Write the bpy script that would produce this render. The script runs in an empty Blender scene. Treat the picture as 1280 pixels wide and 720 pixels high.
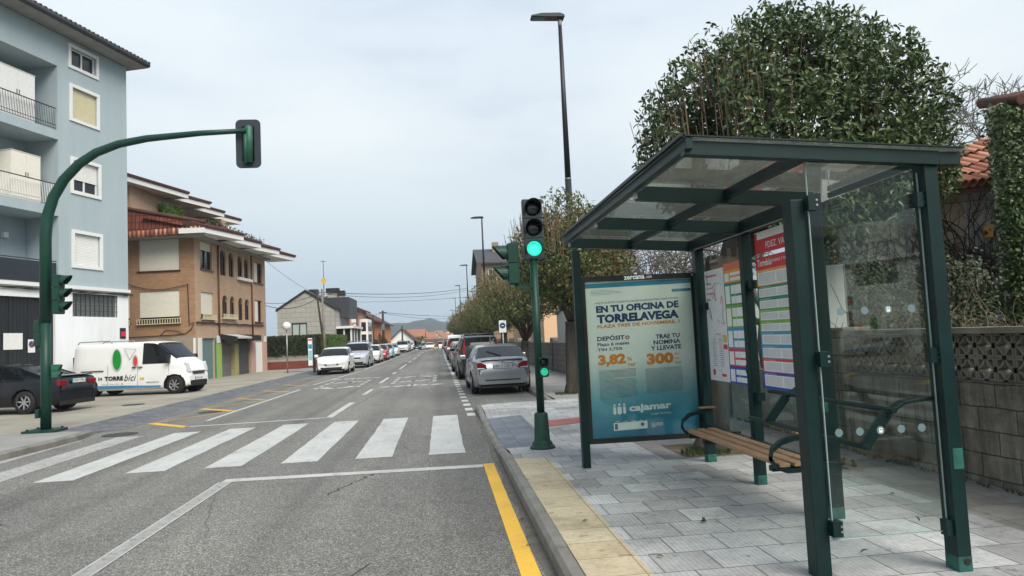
import bpy, math, random
from mathutils import Vector, Matrix
R = math.radians
scn = bpy.context.scene
COL = scn.collection
rnd = random.Random(7)

# ------------------------------------------------------------------ materials
MATS = {}
def nodes_of(name):
    m = bpy.data.materials.new(name); m.use_nodes = True
    nt = m.node_tree; b = nt.nodes['Principled BSDF']
    MATS[name] = m
    return m, nt, b
def N(nt, typ, **kw):
    n = nt.nodes.new(typ)
    for k, v in kw.items():
        if k in n.inputs.keys() if isinstance(k, str) else False: n.inputs[k].default_value = v
        else: setattr(n, k, v)
    return n
def ramp(nt, fac, stops):
    r = nt.nodes.new('ShaderNodeValToRGB')
    e = r.color_ramp.elements
    while len(e) < len(stops): e.new(.5)
    for i, (p, c) in enumerate(stops):
        e[i].position = p
        e[i].color = (c, c, c, 1) if isinstance(c, (int, float)) else (*c, 1)
    nt.links.new(fac, r.inputs[0]); return r.outputs[0]
def mixc(nt, fac, a, b, blend='MIX'):
    n = nt.nodes.new('ShaderNodeMix'); n.data_type = 'RGBA'; n.blend_type = blend
    for sock, val in ((n.inputs[0], fac), (n.inputs[6], a), (n.inputs[7], b)):
        if hasattr(val, 'is_output'): nt.links.new(val, sock)
        elif isinstance(val, (int, float)): sock.default_value = val if sock.type == 'VALUE' else (val, val, val, 1)
        else: sock.default_value = (*val, 1)
    return n.outputs[2]
def noise(nt, vec, scale, detail=4, rough=.55):
    n = nt.nodes.new('ShaderNodeTexNoise'); n.inputs['Scale'].default_value = scale
    n.inputs['Detail'].default_value = detail; n.inputs['Roughness'].default_value = rough
    nt.links.new(vec, n.inputs['Vector']); return n.outputs['Fac']
def coord(nt, kind='Object', scale=None):
    t = nt.nodes.new('ShaderNodeTexCoord'); o = t.outputs[kind]
    if scale:
        mp = nt.nodes.new('ShaderNodeMapping'); mp.inputs['Scale'].default_value = scale
        nt.links.new(o, mp.inputs[0]); o = mp.outputs[0]
    return o
def bump(nt, b, h, strength, dist=.01):
    n = nt.nodes.new('ShaderNodeBump'); n.inputs['Strength'].default_value = strength
    n.inputs['Distance'].default_value = dist
    nt.links.new(h, n.inputs['Height']); nt.links.new(n.outputs[0], b.inputs['Normal'])
def mat(name, col, rough=.6, metal=0., var=.25, scale=3., bmp=0., bscale=60., col2=None, grime=0., spec=.5, coat=0., stretch=None):
    m, nt, b = nodes_of(name)
    v = coord(nt, 'Object', stretch)
    c2 = col2 or tuple(x*(1-var) for x in col)
    f = ramp(nt, noise(nt, v, scale, 6), [(.3, 0.), (.7, 1.)])
    c = mixc(nt, f, col, c2)
    if grime:
        g = ramp(nt, noise(nt, v, scale*4.3, 8, .7), [(.52, 0.), (.72, 1.)])
        g2 = nt.nodes.new('ShaderNodeMath'); g2.operation = 'MULTIPLY'; g2.inputs[1].default_value = grime
        nt.links.new(g, g2.inputs[0])
        c = mixc(nt, g2.outputs[0], c, tuple(x*.45 for x in col))
    nt.links.new(c, b.inputs['Base Color'])
    b.inputs['Roughness'].default_value = rough; b.inputs['Metallic'].default_value = metal
    b.inputs['Specular IOR Level'].default_value = spec
    b.inputs['Coat Weight'].default_value = coat; b.inputs['Coat Roughness'].default_value = .05
    if bmp: bump(nt, b, noise(nt, v, bscale, 5), bmp)
    return m
def plain(name, col, rough=.5, metal=0., emis=0.):
    m, nt, b = nodes_of(name)
    v = coord(nt); c = mixc(nt, ramp(nt, noise(nt, v, 9., 3), [(.35, 0.), (.65, 1.)]), col, tuple(x*.93 for x in col))
    nt.links.new(c, b.inputs['Base Color'])
    b.inputs['Roughness'].default_value = rough; b.inputs['Metallic'].default_value = metal
    if emis:
        b.inputs['Emission Color'].default_value = (*col, 1); b.inputs['Emission Strength'].default_value = emis
    return m
def brickmat(name, c1, c2, mortar, w=.24, h=.065, msize=.008, rough=.85, bmp=.4, off=.5, dirt=.3, bias=0.):
    m, nt, b = nodes_of(name)
    v = coord(nt, 'UV')
    t = nt.nodes.new('ShaderNodeTexBrick'); nt.links.new(v, t.inputs['Vector'])
    t.offset = off; t.squash = 1.
    t.inputs['Color1'].default_value = (*c1, 1); t.inputs['Color2'].default_value = (*c2, 1); t.inputs['Mortar'].default_value = (*mortar, 1)
    t.inputs['Scale'].default_value = 1.; t.inputs['Mortar Size'].default_value = msize; t.inputs['Mortar Smooth'].default_value = .2
    t.inputs['Bias'].default_value = bias
    t.inputs['Brick Width'].default_value = w; t.inputs['Row Height'].default_value = h
    d = ramp(nt, noise(nt, v, 1.3, 8, .65), [(.4, 0.), (.75, dirt)])
    c = mixc(nt, d, t.outputs['Color'], tuple(x*.5 for x in c1))
    d2 = ramp(nt, noise(nt, v, 30, 3), [(.3, .82), (.7, 1.)])
    c = mixc(nt, 1., c, d2, 'MULTIPLY')
    nt.links.new(c, b.inputs['Base Color']); b.inputs['Roughness'].default_value = rough
    bump(nt, b, t.outputs['Fac'], -bmp, .01)
    return m

def asphalt():
    m, nt, b = nodes_of('asphalt')
    v = coord(nt)
    vo = nt.nodes.new('ShaderNodeTexVoronoi'); vo.inputs['Scale'].default_value = 105; nt.links.new(v, vo.inputs['Vector'])
    sp = nt.nodes.new('ShaderNodeSeparateColor'); nt.links.new(vo.outputs['Color'], sp.inputs[0])
    c = ramp(nt, sp.outputs[0], [(.0, (.075, .074, .070)), (.4, (.13, .127, .118)), (.75, (.19, .185, .168)), (1., (.40, .39, .35))])
    big = ramp(nt, noise(nt, coord(nt, 'Object', (1, .25, 1)), .55, 7, .6), [(.35, (.78, .78, .79)), (.65, (1.08, 1.07, 1.05))])
    c = mixc(nt, 1., c, big, 'MULTIPLY')
    wp = ramp(nt, noise(nt, coord(nt, 'Object', (1, .012, 1)), 1.1, 3, .5), [(.4, .8), (.5, 1.04), (.6, 1.16)])
    c = mixc(nt, 1., c, wp, 'MULTIPLY')
    st = ramp(nt, noise(nt, v, 1.3, 10, .72), [(.54, 1.), (.7, .72)])
    c = mixc(nt, 1., c, st, 'MULTIPLY')
    # cracks
    cr = nt.nodes.new('ShaderNodeTexVoronoi'); cr.feature = 'DISTANCE_TO_EDGE'; cr.inputs['Scale'].default_value = .33
    ad = nt.nodes.new('ShaderNodeMixRGB'); ad.inputs[0].default_value = .12
    nn = nt.nodes.new('ShaderNodeTexNoise'); nn.inputs['Scale'].default_value = 1.6; nn.inputs['Detail'].default_value = 8
    nt.links.new(v, nn.inputs['Vector']); nt.links.new(v, ad.inputs[1]); nt.links.new(nn.outputs['Color'], ad.inputs[2])
    nt.links.new(ad.outputs[0], cr.inputs['Vector'])
    cl = ramp(nt, cr.outputs[0], [(.0, .62), (.0035, 1.)])
    gate = ramp(nt, noise(nt, v, .35, 2), [(.42, 0.), (.52, 1.)])
    c2 = mixc(nt, 1., c, cl, 'MULTIPLY')
    c = mixc(nt, gate, c, c2)
    nt.links.new(c, b.inputs['Base Color']); b.inputs['Roughness'].default_value = .8
    bump(nt, b, vo.outputs['Distance'], .5, .006)
    return m
def paint(name, col, wear=.45, under=(.15, .148, .142)):
    m, nt, b = nodes_of(name)
    v = coord(nt)
    f = ramp(nt, noise(nt, v, 14, 10, .75), [(wear, 1.), (wear+.14, 0.)])
    g = ramp(nt, noise(nt, v, 60, 4, .7), [(.36, .25), (.46, 0.)])
    mx = nt.nodes.new('ShaderNodeMath'); mx.operation = 'MAXIMUM'; mx.use_clamp = True
    inv = nt.nodes.new('ShaderNodeMath'); inv.operation = 'SUBTRACT'; inv.inputs[0].default_value = 1.
    nt.links.new(f, inv.inputs[1]); nt.links.new(inv.outputs[0], mx.inputs[0]); nt.links.new(g, mx.inputs[1])
    tr_ = ramp(nt, noise(nt, coord(nt, 'Object', (1, .3, 1)), 3.2, 9, .75), [(.52, 0.), (.72, .65)])
    mx2 = nt.nodes.new('ShaderNodeMath'); mx2.operation = 'MAXIMUM'; nt.links.new(mx.outputs[0], mx2.inputs[0]); nt.links.new(tr_, mx2.inputs[1]); mx = mx2
    big = ramp(nt, noise(nt, v, 1.5, 5), [(.3, 1.), (.7, .82)])
    base = mixc(nt, 1., col, big, 'MULTIPLY')
    nt.links.new(mixc(nt, mx.outputs[0], base, under), b.inputs['Base Color'])
    b.inputs['Roughness'].default_value = .75
    bump(nt, b, noise(nt, v, 150, 3), .3, .004)
    return m
def paving(name, size, cols, mortar, groove=0., gdir=0, w=None, off=0.5, msize=.006, worn=.35):
    m, nt, b = nodes_of(name)
    v = coord(nt)
    t = nt.nodes.new('ShaderNodeTexBrick'); nt.links.new(v, t.inputs['Vector']); t.offset = off
    t.inputs['Color1'].default_value = (0, 0, 0, 1); t.inputs['Color2'].default_value = (1, 1, 1, 1); t.inputs['Mortar'].default_value = (.5, .5, .5, 1)
    t.inputs['Scale'].default_value = 1; t.inputs['Mortar Size'].default_value = msize; t.inputs['Mortar Smooth'].default_value = .3
    t.inputs['Brick Width'].default_value = w or size; t.inputs['Row Height'].default_value = size
    sp = nt.nodes.new('ShaderNodeSeparateColor'); nt.links.new(t.outputs['Color'], sp.inputs[0])
    n = len(cols)
    c = ramp(nt, sp.outputs[0], [(i/(n-1), cc) for i, cc in enumerate(cols)])
    c = mixc(nt, t.outputs['Fac'], c, mortar)
    s = ramp(nt, noise(nt, v, .8, 8, .65), [(.35, 1.08), (.7, 1-worn)])
    c = mixc(nt, 1., c, s, 'MULTIPLY')
    s2 = ramp(nt, noise(nt, v, 25, 6, .7), [(.3, .8), (.6, 1.05)])
    c = mixc(nt, 1., c, s2, 'MULTIPLY')
    gum = ramp(nt, noise(nt, v, 11, 2, .4), [(.70, 1.), (.73, .62)])
    c = mixc(nt, 1., c, gum, 'MULTIPLY')
    damp = ramp(nt, noise(nt, v, 2.6, 9, .72), [(.5, 1.), (.66, .74)])
    c = mixc(nt, 1., c, damp, 'MULTIPLY')
    h = t.outputs['Fac']
    if groove:
        w_ = nt.nodes.new('ShaderNodeTexWave'); w_.bands_direction = 'X' if gdir == 0 else 'Y'
        w_.inputs['Scale'].default_value = groove; nt.links.new(v, w_.inputs['Vector'])
        gl = ramp(nt, w_.outputs['Fac'], [(.1, .6), (.45, 1.)])
        c = mixc(nt, .36, c, mixc(nt, 1., c, gl, 'MULTIPLY'))
    nt.links.new(c, b.inputs['Base Color']); b.inputs['Roughness'].default_value = .7
    bump(nt, b, h, -.5, .006)
    return m
def leafmat(name, cols, rough=.4, trans=.25):
    m, nt, b = nodes_of(name)
    g = nt.nodes.new('ShaderNodeNewGeometry')
    c = ramp(nt, g.outputs['Random Per Island'], [(i/(len(cols)-1), cc) for i, cc in enumerate(cols)])
    nt.links.new(c, b.inputs['Base Color']); b.inputs['Roughness'].default_value = rough
    b.inputs['Specular IOR Level'].default_value = .5
    tr = nt.nodes.new('ShaderNodeBsdfTranslucent'); nt.links.new(c, tr.inputs[0])
    mx = nt.nodes.new('ShaderNodeMixShader'); mx.inputs[0].default_value = trans
    nt.links.new(b.outputs[0], mx.inputs[1]); nt.links.new(tr.outputs[0], mx.inputs[2])
    nt.links.new(mx.outputs[0], nt.nodes['Material Output'].inputs[0])
    return m
def glassmat(name, tint=(.9, .95, .94), refl=1., haze=.0, hazecol=(.5, .55, .55)):
    m, nt, b = nodes_of(name)
    nt.nodes.remove(b)
    t = nt.nodes.new('ShaderNodeBsdfTransparent'); t.inputs[0].default_value = (*tint, 1)
    g = nt.nodes.new('ShaderNodeBsdfGlossy'); g.inputs['Roughness'].default_value = .02
    d = nt.nodes.new('ShaderNodeBsdfDiffuse')
    v = coord(nt)
    dc = mixc(nt, ramp(nt, noise(nt, v, 6, 8, .7), [(.35, 0.), (.7, 1.)]), hazecol, tuple(x*.6 for x in hazecol))
    nt.links.new(dc, d.inputs[0])
    tl = nt.nodes.new('ShaderNodeBsdfTranslucent'); nt.links.new(dc, tl.inputs[0])
    dd = nt.nodes.new('ShaderNodeMixShader'); dd.inputs[0].default_value = .5
    nt.links.new(d.outputs[0], dd.inputs[1]); nt.links.new(tl.outputs[0], dd.inputs[2])
    m0 = nt.nodes.new('ShaderNodeMixShader'); m0.inputs[0].default_value = haze
    nt.links.new(t.outputs[0], m0.inputs[1]); nt.links.new(dd.outputs[0], m0.inputs[2])
    fr = nt.nodes.new('ShaderNodeLayerWeight')
    pw_ = nt.nodes.new('ShaderNodeMath'); pw_.operation = 'POWER'; pw_.inputs[1].default_value = 4.; nt.links.new(fr.outputs['Facing'], pw_.inputs[0])
    mm = nt.nodes.new('ShaderNodeMath'); mm.operation = 'MULTIPLY_ADD'; mm.inputs[1].default_value = .8*refl; mm.inputs[2].default_value = .024*refl; mm.use_clamp = True
    nt.links.new(pw_.outputs[0], mm.inputs[0])
    mx = nt.nodes.new('ShaderNodeMixShader'); nt.links.new(mm.outputs[0], mx.inputs[0])
    nt.links.new(m0.outputs[0], mx.inputs[1]); nt.links.new(g.outputs[0], mx.inputs[2])
    nt.links.new(mx.outputs[0], nt.nodes['Material Output'].inputs[0])
    return m
def gradmat(name, stops, axis=2, rough=.25, z0=0., z1=1.):
    m, nt, b = nodes_of(name)
    v = coord(nt); s = nt.nodes.new('ShaderNodeSeparateXYZ'); nt.links.new(v, s.inputs[0])
    r = nt.nodes.new('ShaderNodeMapRange'); r.inputs[1].default_value = z0; r.inputs[2].default_value = z1
    nz = nt.nodes.new('ShaderNodeTexNoise'); nz.inputs['Scale'].default_value = 3; nt.links.new(v, nz.inputs['Vector'])
    a = nt.nodes.new('ShaderNodeMath'); a.operation = 'MULTIPLY_ADD'; a.inputs[1].default_value = .18; 
    nt.links.new(nz.outputs['Fac'], a.inputs[0]); nt.links.new(s.outputs[axis], a.inputs[2])
    nt.links.new(a.outputs[0], r.inputs[0])
    nt.links.new(ramp(nt, r.outputs[0], stops), b.inputs['Base Color'])
    b.inputs['Roughness'].default_value = rough
    bump(nt, b, noise(nt, coord(nt), 4, 3), .25, .03)
    return m

# ------------------------------------------------------------------ mesh builder
_text_cache = {}
class MB:
    def __init__(s): s.v = []; s.f = []; s.m = []; s.mats = []; s.mi = 0; s.sm = []; s.smooth = False
    def use(s, m, smooth=None):
        m = MATS[m] if isinstance(m, str) else m
        if m not in s.mats: s.mats.append(m)
        s.mi = s.mats.index(m)
        if smooth is not None: s.smooth = smooth
        return s
    def face(s, idx): s.f.append(idx); s.m.append(s.mi); s.sm.append(s.smooth)
    def add(s, vs, fs):
        o = len(s.v); s.v += [tuple(p) for p in vs]
        for f in fs: s.face([o+i for i in f])
    def quad(s, *p): s.add(p, [range(len(p))])
    def box(s, x0, x1, y0, y1, z0, z1):
        s.add([(x0,y0,z0),(x1,y0,z0),(x1,y1,z0),(x0,y1,z0),(x0,y0,z1),(x1,y0,z1),(x1,y1,z1),(x0,y1,z1)],
              [(0,3,2,1),(4,5,6,7),(0,1,5,4),(1,2,6,5),(2,3,7,6),(3,0,4,7)])
    def bar(s, a, b, w, h, up=(0,0,1)):
        a = Vector(a); b = Vector(b); d = (b-a).normalized(); u = Vector(up)
        if abs(d.dot(u)) > .98: u = Vector((0,1,0))
        x = d.cross(u).normalized(); y = x.cross(d).normalized()
        P = []
        for p in (a, b):
            for (i, j) in ((-1,-1),(1,-1),(1,1),(-1,1)): P.append(p + x*i*w/2 + y*j*h/2)
        s.add(P, [(3,2,1,0),(4,5,6,7),(0,1,5,4),(1,2,6,5),(2,3,7,6),(3,0,4,7)])
    def tube(s, pts, r, n=8, caps=True):
        pts = [Vector(p) for p in pts]; k = len(pts)
        rs = r if isinstance(r, (list, tuple)) else [r]*k
        d0 = (pts[1]-pts[0]).normalized(); u = Vector((0,0,1)) if abs(d0.z) < .9 else Vector((1,0,0))
        x = d0.cross(u).normalized(); o = len(s.v)
        for i, p in enumerate(pts):
            d = (pts[min(i+1,k-1)]-pts[max(i-1,0)]).normalized()
            x = (x - d*x.dot(d)).normalized(); y = d.cross(x)
            for j in range(n):
                a = 2*math.pi*j/n; s.v.append(tuple(p + (x*math.cos(a)+y*math.sin(a))*rs[i]))
        sm = s.smooth; s.smooth = n > 4
        for i in range(k-1):
            for j in range(n):
                s.face([o+i*n+j, o+i*n+(j+1)%n, o+(i+1)*n+(j+1)%n, o+(i+1)*n+j])
        s.smooth = False
        if caps:
            s.face([o+j for j in range(n)][::-1]); s.face([o+(k-1)*n+j for j in range(n)])
        s.smooth = sm
    def lathe(s, prof, c=(0,0,0), n=24, axis='z', smooth=True, caps=True):
        o = len(s.v); k = len(prof)
        for (r, h) in prof:
            for j in range(n):
                a = 2*math.pi*j/n; p = (r*math.cos(a), r*math.sin(a), h)
                if axis == 'x': p = (p[2], p[0], p[1])
                elif axis == 'y': p = (p[0], p[2], p[1])
                s.v.append((p[0]+c[0], p[1]+c[1], p[2]+c[2]))
        sm = s.smooth; s.smooth = smooth
        for i in range(k-1):
            for j in range(n): s.face([o+i*n+j, o+i*n+(j+1)%n, o+(i+1)*n+(j+1)%n, o+(i+1)*n+j])
        s.smooth = sm
        if caps and prof[0][0] > 1e-4: s.face([o+j for j in range(n)][::-1])
        if caps and prof[-1][0] > 1e-4: s.face([o+(k-1)*n+j for j in range(n)])
    def prism(s, poly, o, u, v, t):
        """poly in (u,v) plane at origin o, extruded by vector t"""
        o = Vector(o); u = Vector(u); v = Vector(v); t = Vector(t); n = len(poly)
        a = [o+u*p[0]+v*p[1] for p in poly]
        s.add(a+[p+t for p in a], [list(range(n))[::-1], [n+i for i in range(n)]]+[(i,(i+1)%n,n+(i+1)%n,n+i) for i in range(n)])
    def disc(s, c, r, u, v, t, n=24, ry=None):
        s.prism([(r*math.cos(2*math.pi*i/n), (ry or r)*math.sin(2*math.pi*i/n)) for i in range(n)], c, u, v, t)
    def text(s, txt, o, u, v, w, h, off=0., fitw=True, thick=0., shear=0.):
        """lay text in box w x h at o along u (right) and v (up)"""
        key = (txt, off, shear)
        if key not in _text_cache:
            cu = bpy.data.curves.new('lettering', 'FONT'); cu.body = txt; cu.offset = off; cu.resolution_u = 2; cu.shear = shear
            ob = bpy.data.objects.new('lettering', cu); COL.objects.link(ob)
            dg = bpy.context.evaluated_depsgraph_get()
            me = bpy.data.meshes.new_from_object(ob.evaluated_get(dg))
            vs = [tuple(x.co) for x in me.vertices]; fs = [tuple(p.vertices) for p in me.polygons]
            bpy.data.objects.remove(ob); bpy.data.curves.remove(cu); bpy.data.meshes.remove(me)
            _text_cache[key] = (vs, fs)
        vs, fs = _text_cache[key]
        if not vs: return
        x0 = min(p[0] for p in vs); x1 = max(p[0] for p in vs); y0 = min(p[1] for p in vs); y1 = max(p[1] for p in vs)
        sy = h/(y1-y0); sx = w/(x1-x0) if fitw else sy
        o = Vector(o); u = Vector(u); v = Vector(v)
        s.add([o+u*((p[0]-x0)*sx)+v*((p[1]-y0)*sy) for p in vs], fs)
    def build(s, name, parent=None, world=True, uv=True, bevel=0., kind=None):
        me = bpy.data.meshes.new(name)
        off = Vector(parent.location) if (parent is not None and world) else Vector((0,0,0))
        p = parent
        me.from_pydata([tuple(Vector(q)-off) for q in s.v] if off.length else s.v, [], [list(f) for f in s.f])
        for m in s.mats: me.materials.append(m)
        me.polygons.foreach_set('material_index', s.m); me.polygons.foreach_set('use_smooth', s.sm)
        if uv:
            L = me.uv_layers.new(name='UVMap'); d = [0.]*(2*len(me.loops)); vv = s.v
            for pl in me.polygons:
                n = pl.normal; ax = max(range(3), key=lambda i: abs(n[i]))
                if ax < 2 or abs(n[2]) < .9:
                    hx, hy = n[1], -n[0]; hl = math.hypot(hx, hy) or 1
                    for li in pl.loop_indices:
                        q = vv[me.loops[li].vertex_index]; d[2*li] = (q[0]*hx+q[1]*hy)/hl; d[2*li+1] = q[2]
                else:
                    for li in pl.loop_indices:
                        q = vv[me.loops[li].vertex_index]; d[2*li] = q[0]; d[2*li+1] = q[1]
            L.data.foreach_set('uv', d)
        me.update()
        ob = bpy.data.objects.new(name, me); COL.objects.link(ob)
        if parent is not None: ob.parent = parent
        if bevel:
            b = ob.modifiers.new('bevel', 'BEVEL'); b.width = bevel; b.segments = 2; b.limit_method = 'ANGLE'; b.angle_limit = R(50)
        if kind: ob['kind'] = kind
        return ob
def tag(o, label=None, cat=None, group=None, kind=None):
    if label: o['label'] = label
    if cat: o['category'] = cat
    if group: o['group'] = group
    if kind: o['kind'] = kind
    return o
def thing(name, label, cat, loc=(0,0,0), rz=0., group=None):
    o = bpy.data.objects.new(name, None); COL.objects.link(o); o.location = loc; o.rotation_euler = (0,0,rz)
    o.empty_display_size = .2
    return tag(o, label, cat, group)
def copy_tree(o, parent=None):
    c = o.copy(); COL.objects.link(c)
    if parent is not None: c.parent = parent
    for ch in [x for x in o.children]: copy_tree(ch, c)
    return c

# materials used all over
asphalt()
paint('road_white', (.52, .53, .51), .56); paint('road_white_worn', (.42, .42, .40), .49); paint('road_yellow', (.78, .46, .05), .64); paint('road_yellow_worn', (.55, .36, .1), .5)
paint('road_line_ghost', (.36, .36, .34), .5)
mat('old_asphalt', (.05, .05, .052), .85, scale=8, var=.3, bmp=.4, bscale=120)
mat('lot_concrete', (.36, .34, .275), .85, col2=(.23, .215, .175), scale=.5, grime=.45, bmp=.15)
mat('grey_sidewalk', (.3, .295, .275), .85, col2=(.22, .215, .2), scale=.8, grime=.4)
paving('grey_setts', .2, [(.1,.105,.12),(.15,.155,.17),(.19,.195,.2)], (.07,.07,.07), w=.2)
paving('pavement_tiles', .36, [(.31,.31,.30),(.41,.415,.41),(.54,.555,.55),(.36,.36,.355),(.48,.495,.49),(.40,.40,.395)], (.13,.13,.12), groove=9., gdir=0, w=.375, msize=.006)
paving('old_tiles', .4, [(.2,.19,.175),(.27,.26,.24),(.23,.225,.21)], (.12,.115,.1), w=.4, off=0.)
paving('tactile_yellow', .36, [(.47,.39,.25),(.56,.48,.33),(.50,.42,.28)], (.28,.22,.14), groove=9., gdir=1, w=.4, off=0., worn=.25)
paving('tactile_blue', .36, [(.15,.175,.21),(.21,.235,.27)], (.09,.1,.12), groove=7., gdir=1, w=.36, off=0.)
paving('red_tiles', .36, [(.38,.12,.1),(.45,.17,.14)], (.2,.1,.08), w=.36, off=0.)
mat('kerb_stone', (.24, .235, .21), .85, col2=(.14, .135, .115), scale=2.5, grime=.5, bmp=.3)
mat('soil', (.12, .095, .06), .95, col2=(.07, .055, .035), scale=6, grime=.5)
mat('field_green', (.09, .12, .04), .95, col2=(.06, .08, .03), scale=.05)
mat('shelter_green', (.0045, .0245, .0235), .42, var=.4, scale=3, grime=.4, spec=.28)
mat('shelter_chip', (.015, .13, .10), .6, col2=(.008, .045, .04), scale=16, grime=.6)
mat('signal_green', (.007, .052, .035), .45, var=.35, scale=3, grime=.3, spec=.35)
mat('signal_green_light', (.02, .12, .075), .5, var=.35, scale=6, grime=.3)
mat('black_plastic', (.012, .014, .014), .45); mat('dark_slate_board', (.02, .028, .036), .5)
def ledmat(name, col, st):
    m, nt, b = nodes_of(name); vo = nt.nodes.new('ShaderNodeTexVoronoi'); vo.inputs['Scale'].default_value = 95; vo.inputs['Randomness'].default_value = .35; nt.links.new(coord(nt), vo.inputs['Vector'])
    f = ramp(nt, vo.outputs['Distance'], [(.25, 1.0), (.6, .55)]); c = mixc(nt, 1., col, f, 'MULTIPLY')
    nt.links.new(c, b.inputs['Base Color']); nt.links.new(c, b.inputs['Emission Color']); b.inputs['Emission Strength'].default_value = st; b.inputs['Roughness'].default_value = .15
ledmat('lens_green', (.05, .85, .62), .72); ledmat('lens_green_small', (.03, .62, .36), .5)
plain('lens_dark', (.02, .02, .022), .15)
mat('lamp_grey', (.03, .033, .036), .45, metal=.3); mat('galvanised', (.35, .36, .37), .45, metal=.6)
mat('bench_wood', (.40, .235, .125), .6, col2=(.22, .13, .075), scale=5, stretch=(14, 1, 14), grime=.2)
mat('bark', (.06, .05, .04), .9, col2=(.025, .021, .017), scale=6, bmp=.9, bscale=18, stretch=(1, 1, .35), grime=.3)
mat('bark_grey', (.17, .155, .13), .9, col2=(.09, .08, .065), scale=6, bmp=.8, bscale=18)
mat('twig', (.2, .15, .1), .9, var=.4, scale=8); mat('twig_pale', (.24, .165, .10), .9, var=.4, scale=8)
leafmat('leaf_big', [(.014,.032,.012),(.034,.068,.021),(.062,.105,.033),(.095,.14,.045),(.17,.19,.07)], .42, .22)
leafmat('leaf_street', [(.03,.055,.014),(.06,.095,.022),(.09,.13,.03),(.13,.17,.045),(.18,.2,.07)], .42, .2)
leafmat('leaf_dry', [(.17,.12,.06),(.21,.16,.08),(.15,.14,.05)], .7, .2)
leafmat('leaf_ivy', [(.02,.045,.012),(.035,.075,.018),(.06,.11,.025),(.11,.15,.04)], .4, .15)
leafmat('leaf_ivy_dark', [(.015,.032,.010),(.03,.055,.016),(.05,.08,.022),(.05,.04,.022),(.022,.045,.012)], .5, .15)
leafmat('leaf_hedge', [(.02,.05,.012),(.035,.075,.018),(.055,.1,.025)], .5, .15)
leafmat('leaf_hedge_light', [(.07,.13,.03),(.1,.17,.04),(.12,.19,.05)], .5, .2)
leafmat('leaf_fern', [(.1,.24,.03),(.16,.32,.05),(.07,.16,.03)], .5, .3)
plain('window_dark', (.02, .024, .028), .06); plain('white_frame', (.75, .75, .73), .4); plain('brown_frame', (.07, .035, .02), .4)
plain('shutter_cream', (.76, .73, .63), .55); plain('shutter_yellow', (.68, .63, .42), .55); plain('shutter_white', (.8, .8, .77), .55)
mat('blue_render', (.38, .45, .48), .88, col2=(.33, .40, .43), scale=1.2, bmp=.1, bscale=60, stretch=(1.6, 1.6, .16), grime=.13); mat('white_wall', (.8, .82, .83), .8, col2=(.7, .72, .72), scale=1.3, stretch=(1.6, 1.6, .2), grime=.12)
mat('roof_slate', (.06, .062, .068), .7, var=.3); mat('soffit_grey', (.33, .33, .32), .85, grime=.2)
mat('black_door', (.013, .017, .02), .5, var=.3, scale=6, grime=.3); plain('rail_dark', (.05, .05, .055), .4)
brickmat('brown_brick', (.36, .20, .105), (.44, .265, .15), (.28, .18, .11), dirt=.25)
brickmat('light_brick', (.48, .315, .20), (.56, .385, .26), (.38, .27, .19), dirt=.15)
brickmat('stone_cladding', (.4, .39, .35), (.36, .35, .31), (.25, .24, .22), w=.8, h=.4, msize=.02, dirt=.2)
brickmat('far_wall_block', (.16, .155, .14), (.22, .21, .19), (.1, .1, .09), w=.4, h=.2, msize=.015, dirt=.6)
def mossy(name, c1, c2, mortar, w, h, msize):
    m, nt, b = nodes_of(name); v = coord(nt, 'UV')
    n2 = nt.nodes.new('ShaderNodeTexNoise'); n2.inputs['Scale'].default_value = 3; nt.links.new(v, n2.inputs['Vector'])
    ad = nt.nodes.new('ShaderNodeMixRGB'); ad.inputs[0].default_value = .025; nt.links.new(v, ad.inputs[1]); nt.links.new(n2.outputs['Color'], ad.inputs[2])
    t = nt.nodes.new('ShaderNodeTexBrick'); nt.links.new(ad.outputs[0], t.inputs['Vector'])
    t.inputs['Color1'].default_value = (*c1, 1); t.inputs['Color2'].default_value = (*c2, 1); t.inputs['Mortar'].default_value = (*mortar, 1)
    t.inputs['Scale'].default_value = 1.; t.inputs['Mortar Size'].default_value = msize; t.inputs['Mortar Smooth'].default_value = .6; t.inputs['Brick Width'].default_value = w; t.inputs['Row Height'].default_value = h
    c = mixc(nt, 1., t.outputs['Color'], ramp(nt, noise(nt, v, 1.7, 10, .72), [(.3, 1.35), (.5, .85), (.68, .35)]), 'MULTIPLY')
    sv = nt.nodes.new('ShaderNodeMapping'); sv.inputs['Scale'].default_value = (5., .6, 1.); nt.links.new(v, sv.inputs[0])
    c = mixc(nt, 1., c, ramp(nt, noise(nt, sv.outputs[0], 1.6, 8, .7), [(.38, 1.1), (.62, .5)]), 'MULTIPLY')
    c = mixc(nt, ramp(nt, noise(nt, v, 4.5, 9, .7), [(.56, 0.), (.7, .6)]), c, (.055, .065, .025))
    c = mixc(nt, ramp(nt, noise(nt, v, 38, 4, .6), [(.66, 0.), (.70, .75)]), c, (.4, .39, .34))
    nt.links.new(c, b.inputs['Base Color']); b.inputs['Roughness'].default_value = .95
    bump(nt, b, t.outputs['Fac'], -.5, .012); return m
mossy('breeze_block', (.19, .17, .13), (.27, .245, .195), (.07, .064, .05), .4, .2, .009)
mat('concrete_screen', (.25, .23, .185), .9, col2=(.13, .118, .09), scale=3, grime=.6, bmp=.4)
mat('base_block', (.33, .29, .22), .9, col2=(.22, .19, .145), scale=1.2, grime=.4)
brickmat('roof_tile_red', (.2, .05, .032), (.27, .075, .045), (.05, .015, .012), w=.2, h=.36, msize=.022, off=0., dirt=.5, bmp=.8)
mat('tile_dark_red', (.11, .045, .035), .85, var=.5, scale=4, grime=.5, bmp=.6, bscale=12); leafmat('orange_tile', [(.16,.075,.05),(.42,.17,.1),(.5,.23,.14),(.33,.13,.08),(.56,.3,.2),(.24,.11,.075)], .9, .02)
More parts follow.
